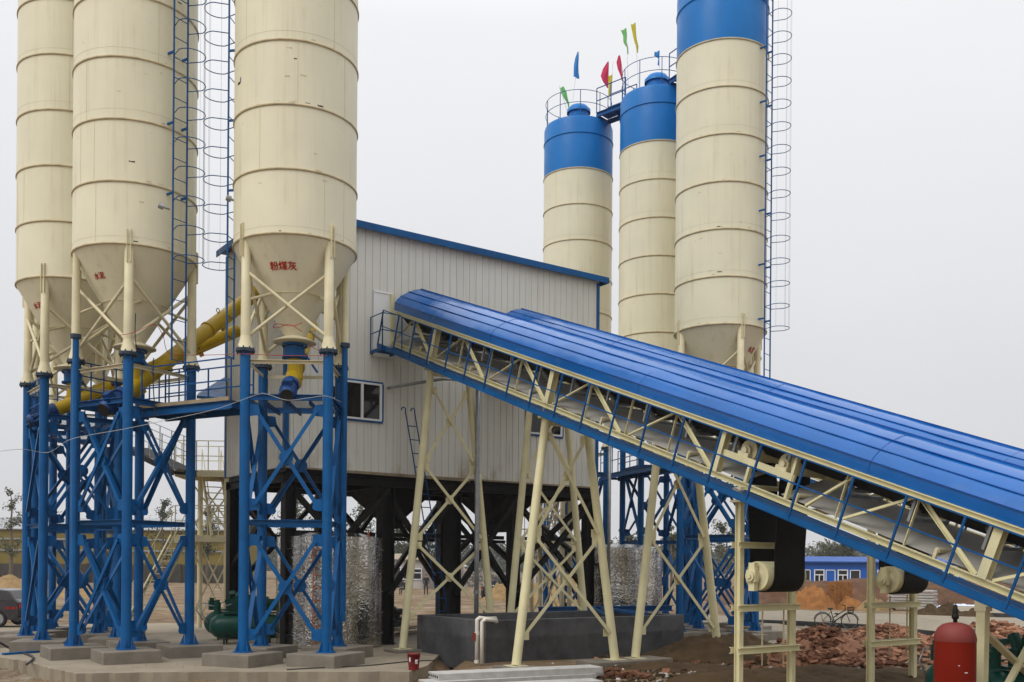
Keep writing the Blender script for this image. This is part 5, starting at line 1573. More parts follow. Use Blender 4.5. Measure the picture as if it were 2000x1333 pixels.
for (c, rx, ry, hh) in ((r0, 1.9, 1.4, .72), (r1, 2.6, 1.3, .62), (r2, 2.3, 1.2, .6)):
    mound((c.x, c.y + .9), rx, ry, hh, 'brick', 'rubble_core', 'stuff', 61, 'broken brick under the rubble heap')
random.seed(44)
sp2 = [(random.gauss(r0.x + .3, 2.6), random.gauss(r0.y + .4, 1.3)) for k in range(130)] + [(random.gauss(r1.x + 1.5, 2.4), random.gauss(r1.y + .6, 1.0)) for k in range(90)]
bricks_mesh([(x, y) for x, y in sp2 if y > 19.5], 'scattered_bricks', 'broken bricks strewn over the soil round the rubble heap', lambda x, y: .0)
mb = MB()
for k in range(1500):
    px, py = random.uniform(1170, 1860), random.uniform(1268, 1345); q = gnd(px, py); s = random.uniform(.015, .075) * random.uniform(.5, 1)
    h0 = 0
    mb.sphere(V((q.x, q.y, gh(q.x, q.y) + s * .3 + random.uniform(0, .05))), s, 5, 3, (1.2, 1, .7))
tag(mb.build('soil_clods', M['soil']), 'dark clods lying over the foreground soil', None, None, 'stuff')
# little pile of bricks by the slabs: separate bricks
random.seed(12)
c = gnd(1196, 1322); proto = None
k = 0
for (i, j, z) in [(i, j, 0) for i in range(7) for j in range(3)] + [(i, j, 1) for i in range(5) for j in range(2)] + [(i, 0, 2) for i in range(2)]:
    if proto is None:
        mb = MB(); mb.box((0, 0, .035), (.24, .115, .065)); proto = mb.build('loose_brick', M['brick'], bevel=.004); o = proto
    else: o = proto.copy(); COL.objects.link(o)
    o.location = (c.x + i * .15 + random.uniform(-.05, .05) - .1 + z * .02, c.y + j * .2 + random.uniform(-.06, .06), gh(c.x, c.y) + .01 + z * .075)
    o.rotation_euler = (random.gauss(0, .18), random.gauss(0, .18), random.uniform(0, 3)); OFF[o.name] = V(o.location)
    tag(o, 'loose red brick in the small pile at the end of the slabs', 'brick', 'bricks in the small pile')
# debris scattered on the ground, dry grass in front of the pad
random.seed(31)
mb = MB()
for k in range(700):
    x, y = random.uniform(-14, 16), random.uniform(20, 60)
    if random.random() < .5: px, py = random.uniform(1180, 1850), random.uniform(1290, 1345); q = gnd(px, py); x, y = q.x, q.y
    if x < -1.6 and y > edge_y(x) - .2 and y < 38: continue
    s = random.uniform(.02, .07); rot = Matrix.Rotation(random.uniform(0, 6), 3, 'Z') @ Matrix.Rotation(random.uniform(0, 1), 3, 'X')
    mb.box((x, y, gh(x, y) + s * .25), (s * random.uniform(1, 2), s, s * .7), tuple(rot @ v for v in (V((1, 0, 0)), V((0, 1, 0)), UP)))
tag(mb.build('ground_debris', M['slab']), 'pale stone chips scattered over the dirt', None, None, 'stuff')
mb = MB()
for k in range(2600):
    px = random.choice([random.uniform(-80, 230), random.uniform(-80, 120), random.uniform(150, 820)]); q = gnd(px, random.uniform(1326, 1420), -.33)
    if random.random() > .5 + .8 * mnoise.noise(V((q.x * 1.5, q.y * 1.5, 3))): continue
    h = random.uniform(.03, .16); a = random.uniform(0, 6.3); l = random.uniform(.02, .10); w_ = .005
    b = V((q.x, q.y, gh(q.x, q.y))); d = V((cos(a), sin(a), 0)); s_ = V((-sin(a), cos(a), 0)) * w_
    mb.add([b - s_, b + s_, b + d * l * .5 + UP * h * .7 + s_ * .6, b + d * l * .5 + UP * h * .7 - s_ * .6, b + d * l + UP * h], [(0, 1, 2, 3), (3, 2, 4)])
tag(mb.build('dry_grass', M['grass']), 'dry grass and straw below the pad edge', None, None, 'stuff')

# ------------------------------------------------------------------ background buildings and walls
def house(px0, px1, Y, ztop, depth, wall_m, roof_m, label, wins=(), doors=(), over=.4, name='house'):
    a, b = at(px0, 1100, Y), at(px1, 1100, Y)
    root = thing(name, V(((a.x + b.x) / 2, Y + depth / 2, 0)), label, 'building')
    mb = MB(); mb.box(((a.x + b.x) / 2, Y + depth / 2, (ztop - .2) / 2), (b.x - a.x, depth, ztop + .2)); mb.build('wall', M[wall_m], root)
    mb = MB(); mb.prism([V((a.x - over, Y - over, ztop)), V((b.x + over, Y - over, ztop)), V((b.x + over, Y + depth / 2, ztop + depth * .1)), V((a.x - over, Y + depth / 2, ztop + depth * .1))], UP * .12)
    mb.prism([V((a.x - over, Y + depth + over, ztop)), V((b.x + over, Y + depth + over, ztop)), V((b.x + over, Y + depth / 2 + .01, ztop + depth * .1)), V((a.x - over, Y + depth / 2 + .01, ztop + depth * .1))], UP * .12)
    mb.build('roof', M[roof_m], root)
    for (p, w, z0, z1, m) in wins:
        x = at(p, 1100, Y).x
        mb = MB(); t = .09
        for xx in (x - w / 2, x + w / 2): mb.box((xx, Y - .03, (z0 + z1) / 2), (t, .1, z1 - z0))
        for zz in (z0 - .0, z1, z0 + (z1 - z0) * .62): mb.box((x, Y - .031, zz), (w + t, .1, t))
        mb.box((x, Y - .032, (z0 + z0 + (z1 - z0) * .62) / 2), (t * .8, .1, (z1 - z0) * .6))
        wi = mb.build('window', M['white'], root)
        mb = MB(); mb.box((x, Y - .01, (z0 + z1) / 2), (w, .03, z1 - z0)); mb.build('pane', M['glass'], wi)
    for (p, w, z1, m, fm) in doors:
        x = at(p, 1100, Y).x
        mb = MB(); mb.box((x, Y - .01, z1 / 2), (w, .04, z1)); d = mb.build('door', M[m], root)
        mb = MB()
        for xx in (x - w / 2 - .03, x + w / 2 + .03): mb.box((xx, Y - .03, z1 / 2), (.07, .08, z1 + .06))
        mb.box((x, Y - .031, z1 + .03), (w, .08, .07)); mb.build('frame', M[fm], d)
    return root
wl = [(1600 + 46 * 2 * k - (0 if True else 0), .85, 1.0, 2.2, 'white') for k in ()]
Yc = 95
house(1520, 2120, Yc, 2.95, 5, 'blue_cabin', 'cabin_roof', 'long single-storey blue cabin row with white windows beyond the earth bank',
      wins=[(p, .9, 1.0, 2.25, 'white') for p in (1600, 1646, 1723, 1769, 1815, 1861, 1938, 1984)],
      doors=[(1573, .85, 2.2, 'dark', 'white'), (1622, .8, 2.2, 'blue_cabin', 'white'), (1670, .85, 2.2, 'dark', 'white'), (1746, .8, 2.2, 'blue_cabin', 'white'), (1838, .85, 2.2, 'dark', 'white')], name='cabin_row')
house(762, 826, 104, 2.9, 6, 'grey_wall', 'concrete', 'small pale grey single-storey house with a dark doorway behind the standing person',
      wins=[(803, 2.2, .9, 2.0, 'white')], doors=[(779, .9, 2.1, 'dark', 'white')], over=.3)
mb = MB(); a, b = at(826, 1100, 103), at(905, 1100, 103); mb.box(((a.x + b.x) / 2, 103.4, 1.55), (b.x - a.x, .35, 3.2)); centred(mb, 'brick_wall', M['brick_grey'], 'grey brick wall joining the small pale house', 'wall')
house(-260, 444, 150, 7.3, 22, 'yellow_wall', 'steel', 'long yellow clad hall behind the dark boundary wall', name='factory_hall')
mb = MB(); a, b = at(-260, 1100, 149.7), at(444, 1100, 149.7)
for z in (4.2, 5.9): mb.box(((a.x + b.x) / 2, 149.8, z), (b.x - a.x, .12, .22))
centred(mb, 'pipe_rack', M['steel'], 'pair of grey pipes running along the yellow hall', 'pipes')
mb = MB(); a, b = at(-300, 1100, 122), at(470, 1100, 122); mb.box(((a.x + b.x) / 2, 122, 1.0), (b.x - a.x, .4, 2.4))
for k in range(14): x = a.x + (b.x - a.x) * k / 13; mb.box((x, 121.75, 1.05), (.5, .2, 2.5))
centred(mb, 'boundary_wall', M['fence_dark'], 'long dark boundary wall in front of the yellow hall', 'wall')
# railing fence in the middle distance
rt = thing('railing_fence', at(1030, 1130, 112), 'pale upright bar fence with brick piers beyond the motorcycles', 'fence')
a, b = at(885, 1128, 112), at(1125, 1128, 112)
mb = MB()
for k in range(100): x = a.x + (b.x - a.x) * k / 99; mb.box((x, 112, .85), (.04, .04, 1.7))
for z in (.3, 1.5): mb.box(((a.x + b.x) / 2, 112, z), (b.x - a.x, .05, .06))
mb.build('bars', M['steel'], rt)
for k in range(5): mb = MB(); x = a.x + (b.x - a.x) * (k + .3) / 5; mb.box((x, 111.9, 1.1), (.5, .5, 2.3)); mb.box((x, 111.9, 2.3), (.6, .6, .12)); mb.build('pier', M['grey_wall'], rt)

# ------------------------------------------------------------------ trees
def leafcards(mb, c, r, n, size, sq=1.0):
    for k in range(n):
        while True:
            p = V((random.uniform(-1, 1), random.uniform(-1, 1), random.uniform(-1, 1)))
            if p.length < 1: break
        q = c + V((p.x * r, p.y * r, p.z * r * sq))
        a = V((random.gauss(0, 1), random.gauss(0, 1), random.gauss(0, 1))).normalized(); b = a.cross(V((random.gauss(0, 1), random.gauss(0, 1), random.gauss(0, 1)))).normalized()
        s = size * random.uniform(.6, 1.3)
        mb.add([q - a * s, q + b * s * .45, q + a * s, q - b * s * .45], [(0, 1, 2, 3)])
def tree(px, ytop, Y, wpx, leaf, label, dens=1.0, base=0., slim=False, group='trees beyond the site'):
    t = at(px, ytop, Y); H = t.z - base; Wd = wpx * Y / F
    c = V((t.x, Y, base)); rt = thing('tree', c, label, 'tree', group)
    mb = MB(); pts = [c + V((.03 * H * mnoise.noise(V((k, px * .1, 0))), .03 * H * mnoise.noise(V((k, 5, px * .1))), H * .93 * k / 6)) for k in range(7)]
    mb.tube(pts, [.022 * H * (1 - k / 6.6) + .012 for k in range(7)], 7)
    ends = []
    nb = int(16 * (1 if not slim else 1.2))
    for k in range(nb):
        f = random.uniform(.28, .97); g = f * 6; i = min(int(g), 5); p = pts[i].lerp(pts[i + 1], g - i)
        a = random.uniform(0, 2 * pi); env = (1 - abs(f - .55) * 1.5) if not slim else (1.05 - f * .75)
        l = max(.18, env) * Wd / 2 * random.uniform(.6, 1.1)
        e = p + V((cos(a) * l, sin(a) * l, l * random.uniform(.35, 1.1)))
        m_ = p.lerp(e, .5) + V((0, 0, -.05 * l)); mb.tube([p, m_, e], [.006 * H * (1.1 - f) + .012, .01, .006], 5); ends.append((e, l)); ends.append((m_, l * .7))
    mb.build('trunk', M['bark'], rt)
    mb = MB()
    for e, l in ends + [(pts[6], Wd * .16), (pts[5], Wd * .2)]:
        leafcards(mb, e, max(.3, l * .55), int(34 * dens), max(.10, Y * .0014))
    mb.build('crown', M[leaf], rt)
    return rt
random.seed(77)
tree(22, 948, 100, 60, 'leaf_pale', 'thin pale-leaved tree before the yellow hall, outermost by the silo row', .9)
tree(318, 968, 112, 62, 'leaf_dark', 'small dark-leaved poplar between two blue columns, beyond the laddered silo', .8)
tree(95, 960, 118, 55, 'leaf', 'leafy tree showing between the outermost blue columns', 1.0)
tree(215, 985, 116, 50, 'leaf', 'leafy tree hidden behind the laddered silo tower', 1.0)
tree(405, 985, 114, 60, 'leaf_dark', 'dark-leaved tree behind the cream stair tower', 1.2)
tree(575, 950, 92, 80, 'leaf', 'tall leafy tree behind the black building legs and the foil tank', 1.5)
tree(625, 960, 90, 70, 'leaf', 'leafy tree just behind the three-character silo tower', 1.5)
tree(705, 975, 96, 80, 'leaf_dark', 'dark tree above the silver foil tank', 1.4)
tree(790, 1010, 118, 90, 'leaf_dark', 'broad dark tree over the small pale house', 1.8)
tree(850, 1040, 122, 90, 'leaf_dark', 'broad dark tree behind the grey brick wall', 1.8)
tree(1155, 1012, 100, 46, 'leaf', 'small tree between the far blue columns, over the far foil tank', 1.0)
tree(1232, 1042, 120, 70, 'leaf_dark', 'low rounded tree above the far foil tank', 1.5)
tree(1312, 1022, 112, 60, 'leaf', 'upright tree between the outer blue columns of the far tower', 1.4, slim=True)
tree(1420, 1015, 110, 80, 'leaf_pale', 'pale tree behind the tower nearest the conveyors', 1.1)
tree(1655, 1058, 150, 70, 'leaf_dark', 'dark rounded tree behind the blue cabin roof', 1.6)
tree(1612, 1066, 155, 60, 'leaf_pale', 'hazy tree behind the blue cabin roof, next to the belt loop', 1.2)
# far woodland, one mass
mb = MB(); random.seed(8)
for k in range(560):
    px = random.uniform(540, 2100) if k % 5 else random.uniform(-100, 540); Y = random.uniform(330, 520)
    top = (1058 if px > 640 else 1040) + 16 * mnoise.noise(V((px * .012, 3, 0))) + 9 * mnoise.noise(V((px * .05, 1, 0))) + random.uniform(0, 14)
    t = at(px, top, Y)
    for q in range(4):
        z = t.z * random.uniform(.15, .95); leafcards(mb, V((t.x + random.uniform(-4, 4), Y, max(.8, z - 1))), random.uniform(2, 4.5), 26, 1.0, .9)
tag(mb.build('far_woodland', M['leaf_dark']), 'far wood closing the horizon behind the site', None, None, 'stuff')
mb = MB()
for k in range(60):
    px = random.uniform(880, 1130); Y = random.uniform(113, 116); t = at(px, 1112, Y); leafcards(mb, V((t.x, Y, random.uniform(.3, 1.4))), .7, 26, .22)
tag(mb.build('low_hedge', M['leaf_dark']), 'low dark hedge behind the bar fence', 'hedge')
# ------------------------------------------------------------------ people
def person(c, yaw, H, top_m, leg_m, label, pose='stand'):
    k = H / 1.72
    X = V((cos(yaw), sin(yaw), 0)); Fw = V((-sin(yaw), cos(yaw), 0)) * -1   # X: to the person's side, Fw: facing
    P = lambda x, f, z: c + (X * x + Fw * f + UP * z) * k
    if pose == 'stand':
        J = dict(pel=(0, 0, .95), sp=(0, .0, 1.15), ch=(0, .0, 1.36), nk=(0, .01, 1.48), hd=(0, .03, 1.58), tp=(0, .03, 1.69))
        legs = [((.095, 0, .90), (.11, .02, .50), (.12, -.02, .09), (.13, .12, .03)), ((-.095, 0, .90), (-.11, .02, .50), (-.12, -.02, .09), (-.13, .12, .03))]
        arms = [((.19, 0, 1.40), (.25, -.02, 1.14), (.21, .08, .92), (.19, .10, .84)), ((-.19, 0, 1.40), (-.25, -.02, 1.14), (-.21, .08, .92), (-.19, .10, .84))]
    else:
        J = dict(pel=(0, 0, .50), sp=(0, .04, .70), ch=(0, .10, .90), nk=(0, .13, 1.02), hd=(0, .17, 1.12), tp=(0, .18, 1.23))
        legs = [((.10, .02, .48), (.15, .42, .50), (.15, .44, .09), (.16, .57, .03)), ((-.10, .02, .48), (-.15, .42, .50), (-.15, .40, .09), (-.16, .53, .03))]
        arms = [((.19, .09, .95), (.24, .18, .70), (.12, .38, .62), (.08, .44, .60)), ((-.19, .09, .95), (-.24, .18, .70), (-.12, .38, .62), (-.08, .44, .60))]
    vs, es, rad = [], [], []
    def add(p, r, pr=None):
        vs.append(tuple(P(*p) - c)); rad.append((r[0] * k, r[1] * k) if isinstance(r, tuple) else (r * k, r * k))
        if pr is not None: es.append((pr, len(vs) - 1))
        return len(vs) - 1
    a = add(J['pel'], (.155, .115)); b = add(J['sp'], (.145, .105), a); d = add(J['ch'], (.165, .115), b); n = add(J['nk'], .055, d); h = add(J['hd'], (.078, .092), n); t = add(J['tp'], (.06, .07), h)
    for L in legs:
        i = add(L[0], .088, a); i = add(L[1], .062, i); i = add(L[2], .045, i); i = add(L[3], (.042, .03), i)
    for A in arms:
        i = add(A[0], .058, d); i = add(A[1], .044, i); i = add(A[2], .034, i); i = add(A[3], (.036, .022), i)
        wr, el = V(A[3]), V(A[2]); dr = (wr - el).normalized()
        sg = 1 if A[0][0] > 0 else -1
        for q in range(4):
            o = wr + dr * (.055 + (.012 if q in (1, 2) else 0)) + V((.004 * sg, (q - 1.5) * .017, 0)); m_ = add(tuple(o), .0085, i); add(tuple(o + dr * .03 + V((-.012 * sg, .004, -.01))), .007, m_)
        o = wr + V((-.01 * sg, .035, -.01)); m_ = add(tuple(o), .009, i); add(tuple(o + dr * .025 + V((0, .012, 0))), .008, m_)
    me = bpy.data.meshes.new('person'); me.from_pydata(vs, es, []); me.update()
    tmp = bpy.data.objects.new('tmp', me); COL.objects.link(tmp)
    sk = tmp.modifiers.new('s', 'SKIN'); sk.use_smooth_shade = True
    for i, r in enumerate(rad):
        sv = me.skin_vertices[0].data[i]; sv.radius = r; sv.use_root = (i == 0)
    sb = tmp.modifiers.new('u', 'SUBSURF'); sb.levels = sb.render_levels = 1
    dg = bpy.context.evaluated_depsgraph_get(); dg.update()
    bme = bpy.data.meshes.new_from_object(tmp.evaluated_get(dg)); bpy.data.objects.remove(tmp)
    bme.materials.clear()
    for m in (M['skin'], M[top_m], M[leg_m], M['black_soft']): bme.materials.append(m)
    nz, pz = J['nk'][2], J['pel'][2]
    hand = [V(A[3]) for A in arms]
    for f in bme.polygons:
        q = f.center / k; z = q.z; lx, lf = q.dot(X), q.dot(Fw)
        qq = V((lx, lf, z))
        if z > nz: mi = 0
        elif min((qq - hh).length for hh in hand) < .085: mi = 0
        elif z < .07: mi = 3
        elif pose == 'stand': mi = 1 if z > .86 or abs(lx) > .185 and z > .8 else 2
        else: mi = 2 if (z < .56 and lf < .6 and (lf > .0 or z < .5)) and not (abs(lx) > .2 and z > .56) else 1
        f.material_index = mi; f.use_smooth = True
    o = bpy.data.objects.new('person', bme); COL.objects.link(o); o.location = c; OFF[o.name] = V(c)
    tag(o, label, 'person')
    hd = V(J['hd']); mb = MB()
    hc = P(hd.x, hd.y - .012, hd.z + .035)
    n1 = 14; m1 = 7; vs = []
    for j in range(m1 + 1):
        t_ = pi * .62 * j / m1
        for i in range(n1):
            a_ = 2 * pi * i / n1; front = max(0, sin(a_))
            tt = t_ * (1 - .38 * front)
            vs.append(hc + (X * (sin(tt) * cos(a_) * .088) + Fw * (sin(tt) * sin(a_) * .102) + UP * (cos(tt) * .105)) * k)
    mb.add(vs, [(j * n1 + i, j * n1 + (i + 1) % n1, (j + 1) * n1 + (i + 1) % n1, (j + 1) * n1 + i) for j in range(m1) for i in range(n1)], True)
    mb.build('hair', M['hair'], o)
    mb = MB(); fc = P(hd.x, hd.y + .085, hd.z)
    mb.prism([fc + (X * -.012 + UP * -.02) * k, fc + (X * .012 + UP * -.02) * k, fc + UP * .02 * k], Fw * .018 * k)
    for s_ in (-1, 1): mb.sphere(P(hd.x + .082 * s_, hd.y, hd.z), .022 * k, 6, 5, (.5, 1, 1.3))
    mb.build('nose_and_ears', M['skin'], o)
    mb = MB()
    for s_ in (-1, 1): mb.sphere(P(hd.x + .032 * s_, hd.y + .083, hd.z + .022), .011 * k, 6, 5)
    mb.box(P(hd.x, hd.y + .083, hd.z - .045), (.04 * k, .012 * k, .008 * k), (X, Fw, UP))
    mb.build('eyes_and_mouth', M['hair'], o)
    return o
c = gnd(832, 1163); person(c, radians(4), 1.68, 'jacket', 'trousers', 'person in dark jacket and trousers standing before the small pale house')
c = gnd(791, 1162, 0); c.z = 0; person(c, radians(-50), 1.7, 'jacket', 'trousers', 'person in dark clothes seated low beside the planks', 'sit')
c = gnd(963, 1160, .25); person(c, radians(20), 1.72, 'jacket2', 'trousers', 'person in navy top seated among the motorcycles, nearer the pipe', 'sit')
c = gnd(979, 1158, .25); person(c, radians(60), 1.75, 'jacket', 'trousers', 'person in dark jacket seated on a motorcycle by the cream stair post', 'sit')

# ------------------------------------------------------------------ two-wheelers
def wheel(mb, c, r, t, ax, spokes=None, n=28):
    s, u = ax
    mb.tube([c + (s * cos(2 * pi * i / n) + u * sin(2 * pi * i / n)) * r for i in range(n)], t, 7, closed=True)
def bicycle(c, yaw, label):
    root = thing('bicycle', c, label, 'bicycle')
    X = V((cos(yaw), sin(yaw), 0)); Y = V((-sin(yaw), cos(yaw), 0))
    P = lambda x, z, y=0.: c + X * x + Y * y + UP * z
    r = .33
    for x in (-.52, .52):
        mb = MB(); wheel(mb, P(x, r), r - .015, .017, (X, UP)); w_ = mb.build('wheel', M['black_soft'], root)
        mb = MB()
        for i in range(16): a = 2 * pi * i / 16; mb.cyl(P(x, r), P(x + cos(a) * (r - .02), r + sin(a) * (r - .02)), .0022, n=4)
        mb.cyl(P(x, r, -.04), P(x, r, .04), .022, n=8); wheel(mb, P(x, r), r - .035, .007, (X, UP)); mb.build('spokes', M['steel'], w_)
        mb = MB(); mb.tube([P(x + (r + .025) * cos(t), r + (r + .025) * sin(t)) for t in [pi * (.05 + .9 * k / 14) for k in range(15)]], .014, 5); mb.build('mudguard', M['black'], w_)
    mb = MB(); bb = P(-.08, .30); ss = P(-.2, .72); hs = P(.36, .80); hl = P(.39, .66)
    for a, b, rr in ((bb, ss, .017), (bb, hl, .022), (P(-.14, .45), hs, .018), (P(-.52, r), bb, .011), (P(-.52, r), ss, .01), (hs, P(.34, .92), .014), (hl, P(.52, r, .04), .013), (hl, P(.52, r, -.04), .013)): mb.cyl(a, b, rr, n=8)
    mb.build('frame', M['black'], root)
    mb = MB(); mb.sphere(P(-.23, .83), .11, 10, 6, (1.1, .7, .4)); mb.cyl(ss, P(-.22, .82), .014, n=8); mb.build('saddle', M['green'], root)
    mb = MB(); mb.sphere(P(.02, .63), .10, 10, 6, (1.1, .6, .35)); mb.cyl(P(.02, .6), P(.03, .5), .012, n=6); mb.build('child_saddle', M['green'], root)
    mb = MB(); mb.tube([P(.2, .99, .27), P(.3, .98, .25), P(.34, .93, .1), P(.34, .92, 0), P(.34, .93, -.1), P(.3, .98, -.25), P(.2, .99, -.27)], .013, 6); mb.build('handlebar', M['black'], root)
    mb = MB()
    for k in range(10):
        a = 2 * pi * k / 10; mb.cyl(P(.55 + .10 * cos(a), .66, .12 * sin(a)), P(.57 + .14 * cos(a), .9, .16 * sin(a)), .008, n=4)
    for z, e in ((.67, .10), (.78, .12), (.9, .14)): mb.tube([P(.56 + e * cos(2 * pi * k / 14), z, e * 1.15 * sin(2 * pi * k / 14)) for k in range(14)], .014, 5, closed=True)
    mb.build('basket', M['black_soft'], root)
    mb = MB(); mb.bar(P(-.78, .74), P(-.34, .72), .14, .012)
    for s_ in (-1, 1): mb.cyl(P(-.62, .73, .06 * s_), P(-.52, r, .06 * s_), .007, n=5)
    mb.build('rear_carrier', M['steel'], root)
    mb = MB(); mb.lathe(P(-.08, .30, .045), [(0, 0), (.09, 0), (.09, .006), (0, .006)], 18, axis=(Y, X, UP))
    for s_ in (-1, 1): mb.bar(P(-.08, .3, .06 * s_), P(-.08 + .10 * s_, .3 - .13 * s_, .06 * s_), .012, .02); mb.box(P(-.08 + .1 * s_, .3 - .13 * s_, .11 * s_), (.09, .1, .02), (X, Y, UP))
    mb.bar(P(-.52, r - .04, .05), P(-.08, .24, .05), .006, .02); mb.bar(P(-.2, .3, -.05), P(-.28, .02, -.12), .012, .012)
    mb.build('crank', M['steel'], root)
    return root
c = gnd(1633, 1227, .0); c.z = gh(c.x, c.y) + .005; bicycle(c, radians(-12), 'dark bicycle with front basket and green saddles parked on the dirt')

def motorcycle():
    root = thing('motorcycle', V((0, 0, 0)), 'dark motorcycle in the row parked before the bar fence', 'motorcycle', 'motorcycles parked in a row')
    P = lambda x, z, y=0.: V((x, y, z))
    for x in (-.62, .62):
        mb = MB(); mb.tube([P(x + .24 * cos(2 * pi * i / 22), .3 + .24 * sin(2 * pi * i / 22)) for i in range(22)], .055, 8, closed=True); w_ = mb.build('wheel', M['black_soft'], root)
        mb = MB(); mb.cyl(P(x, .3, -.04), P(x, .3, .04), .09, n=12)
        for i in range(5): a = 2 * pi * i / 5; mb.bar(P(x, .3), P(x + .22 * cos(a), .3 + .22 * sin(a)), .02, .03)
        mb.build('hub', M['steel'], w_)
    mb = MB()
    for s_ in (-1, 1): mb.cyl(P(.62, .3, .07 * s_), P(.42, .88, .07 * s_), .022, n=7); mb.cyl(P(-.62, .3, .08 * s_), P(-.05, .42, .08 * s_), .02, n=6); mb.cyl(P(-.5, .33, .1 * s_), P(-.42, .66, .1 * s_), .03, n=7)
    mb.cyl(P(.4, .84), P(-.05, .42), .03, n=7); mb.cyl(P(.38, .8), P(-.4, .66), .03, n=7); mb.build('frame', M['black'], root)
    mb = MB(); mb.sphere(P(.14, .80), .2, 12, 8, (1.3, .65, .65)); mb.build('fuel_tank', M['car'], root)
    mb = MB(); mb.sphere(P(-.38, .79), .3, 12, 6, (1.15, .45, .28)); mb.build('seat', M['black_soft'], root)
    mb = MB(); mb.box(P(.05, .45), (.34, .22, .3)); 
    for k in range(4): mb.box(P(.1, .56 + .035 * k), (.24, .26, .015))
    mb.build('engine', M['steel'], root)
    mb = MB(); mb.tube([P(.22, .4, .13), P(.1, .24, .14), P(-.7, .3, .16)], [.02, .03, .045], 7); mb.build('exhaust', M['steel'], root)
    mb = MB(); mb.tube([P(.28, 1.05, .36), P(.36, 1.0, .2), P(.4, .93, 0), P(.36, 1.0, -.2), P(.28, 1.05, -.36)], .016, 6)
    for s_ in (-1, 1): mb.cyl(P(.38, 1.0, .26 * s_), P(.36, 1.16, .3 * s_), .007, n=4); mb.sphere(P(.36, 1.19, .31 * s_), .055, 8, 6, (.4, 1, .7))
    mb.build('handlebar', M['black'], root)
    mb = MB(); mb.sphere(P(.5, .87), .09, 10, 8, (.8, 1, 1)); mb.build('headlight', M['white'], root)
    mb = MB(); mb.box(P(-.74, .72), (.05, .14, .08)); mb.build('rear_lamp', M['tail'], root)
    mb = MB()
    for x in (-.62, .62): mb.tube([P(x + .33 * cos(t), .32 + .33 * sin(t)) for t in [pi * (.15 + .7 * k / 8) for k in range(9)]], [.05] * 9, 6)
    mb.build('mudguard', M['car'], root)
    return root
m0 = motorcycle(); random.seed(6)
spots = [(944, 1168), (951, 1164), (958, 1168), (966, 1163), (973, 1167), (981, 1164), (988, 1167)]
for i, (px, py) in enumerate(spots):
    o = m0 if i == 0 else copy_tree(m0)
    q = gnd(px, py); o.location = q; o.rotation_euler = (0, 0, radians(70 + random.uniform(-25, 25))); OFF[o.name] = q
# ------------------------------------------------------------------ parked car, mostly cut by the frame
c = gnd(2, 1226); c.x = at(37, 1190, c.y).x - 2.05
rt = thing('parked_car', c, 'dark parked car with red rear lamps at the picture edge', 'car')
Pc = lambda x, y, z: V((c.x + x, c.y + y, z))
prof = [(-2.1, .32), (-2.15, .55), (-1.95, .75), (-1.1, .88), (-.55, 1.32), (.1, 1.42), (1.1, 1.42), (1.62, 1.36), (1.88, 1.05), (1.98, .98), (2.04, .93), (2.06, .70), (2.05, .36), (1.85, .28), (1.62, .28)]
arch = lambda x0: [(x0 + .36 * cos(t), .30 + .36 * sin(t)) for t in [pi * k / 8 for k in range(9)]]
full = prof + arch(1.27) + arch(-1.3) + [(-1.75, .28)]
mb = MB(); W_ = 1.6; n = len(full); secs = [(0, .06, .0), (.08, .0, .0), (W_ - .08, .0, .0), (W_, .06, 0)]
vs = []
for (y, ins, _z) in secs:
    for (x, z) in full:
        tuck = .12 * max(0, (z - .9) / .5)
        yy = y + (tuck if y < W_ / 2 else -tuck); vs.append(Pc(x * (1 - ins * .25), yy, z - (ins * .4 if z > .5 else 0)))
fs = []
for k in range(3):
    for i in range(n): j = (i + 1) % n; fs.append((k * n + i, k * n + j, (k + 1) * n + j, (k + 1) * n + i))
fs += [tuple(range(n)), tuple(range(3 * n, 4 * n))[::-1]]
mb.add(vs, fs); mb.build('body', M['car'], rt)
mb = MB()
for poly in ([(-.5, .92), (-.35, 1.24), (.1, 1.33), (.28, 1.33), (.28, .93)], [(.36, .93), (.36, 1.33), (.95, 1.33), (1.42, 1.28), (1.66, 1.0), (1.6, .95)]):
    for y in (.055, W_ - .055): mb.prism([Pc(x, y + (.085 if y < 1 else -.085) * max(0, (z - .9) / .4) - (.006 if y < 1 else -.006), z) for x, z in poly], V((0, .012, 0)))
mb.build('side_window', M['glass'], rt)
mb = MB(); mb.prism([Pc(1.62, .28, 1.33), Pc(1.62, W_ - .28, 1.33), Pc(1.87, W_ - .22, 1.04), Pc(1.87, .22, 1.04)], V((.012, 0, .015))); mb.build('rear_window', M['glass'], rt)
for x in (-1.3, 1.27):
    for y in (.1, W_ - .1):
        mb = MB(); mb.tube([Pc(x + .24 * cos(2 * pi * i / 24), y, .31 + .24 * sin(2 * pi * i / 24)) for i in range(24)], .07, 8, closed=True); w_ = mb.build('wheel', M['black_soft'], rt)
        mb = MB(); mb.cyl(Pc(x, y - .06, .31), Pc(x, y + .06, .31), .19, n=20); mb.build('rim', M['steel'], w_)
for y in (.2, W_ - .2):
    mb = MB(); mb.box(Pc(2.045, y, .80), (.05, .34, .16)); mb.build('rear_lamp', M['tail'], rt)
mb = MB()
for k in range(5): mb.box(Pc(1.55 + .1 * k, -.004, .72), (.07, .012, .05 + .05 * (k % 2)))
mb.build('side_lettering', M['tail'], rt)
mb = MB(); mb.box(Pc(2.06, W_ / 2, .45), (.08, W_ - .1, .18)); mb.build('bumper', M['black_soft'], rt)
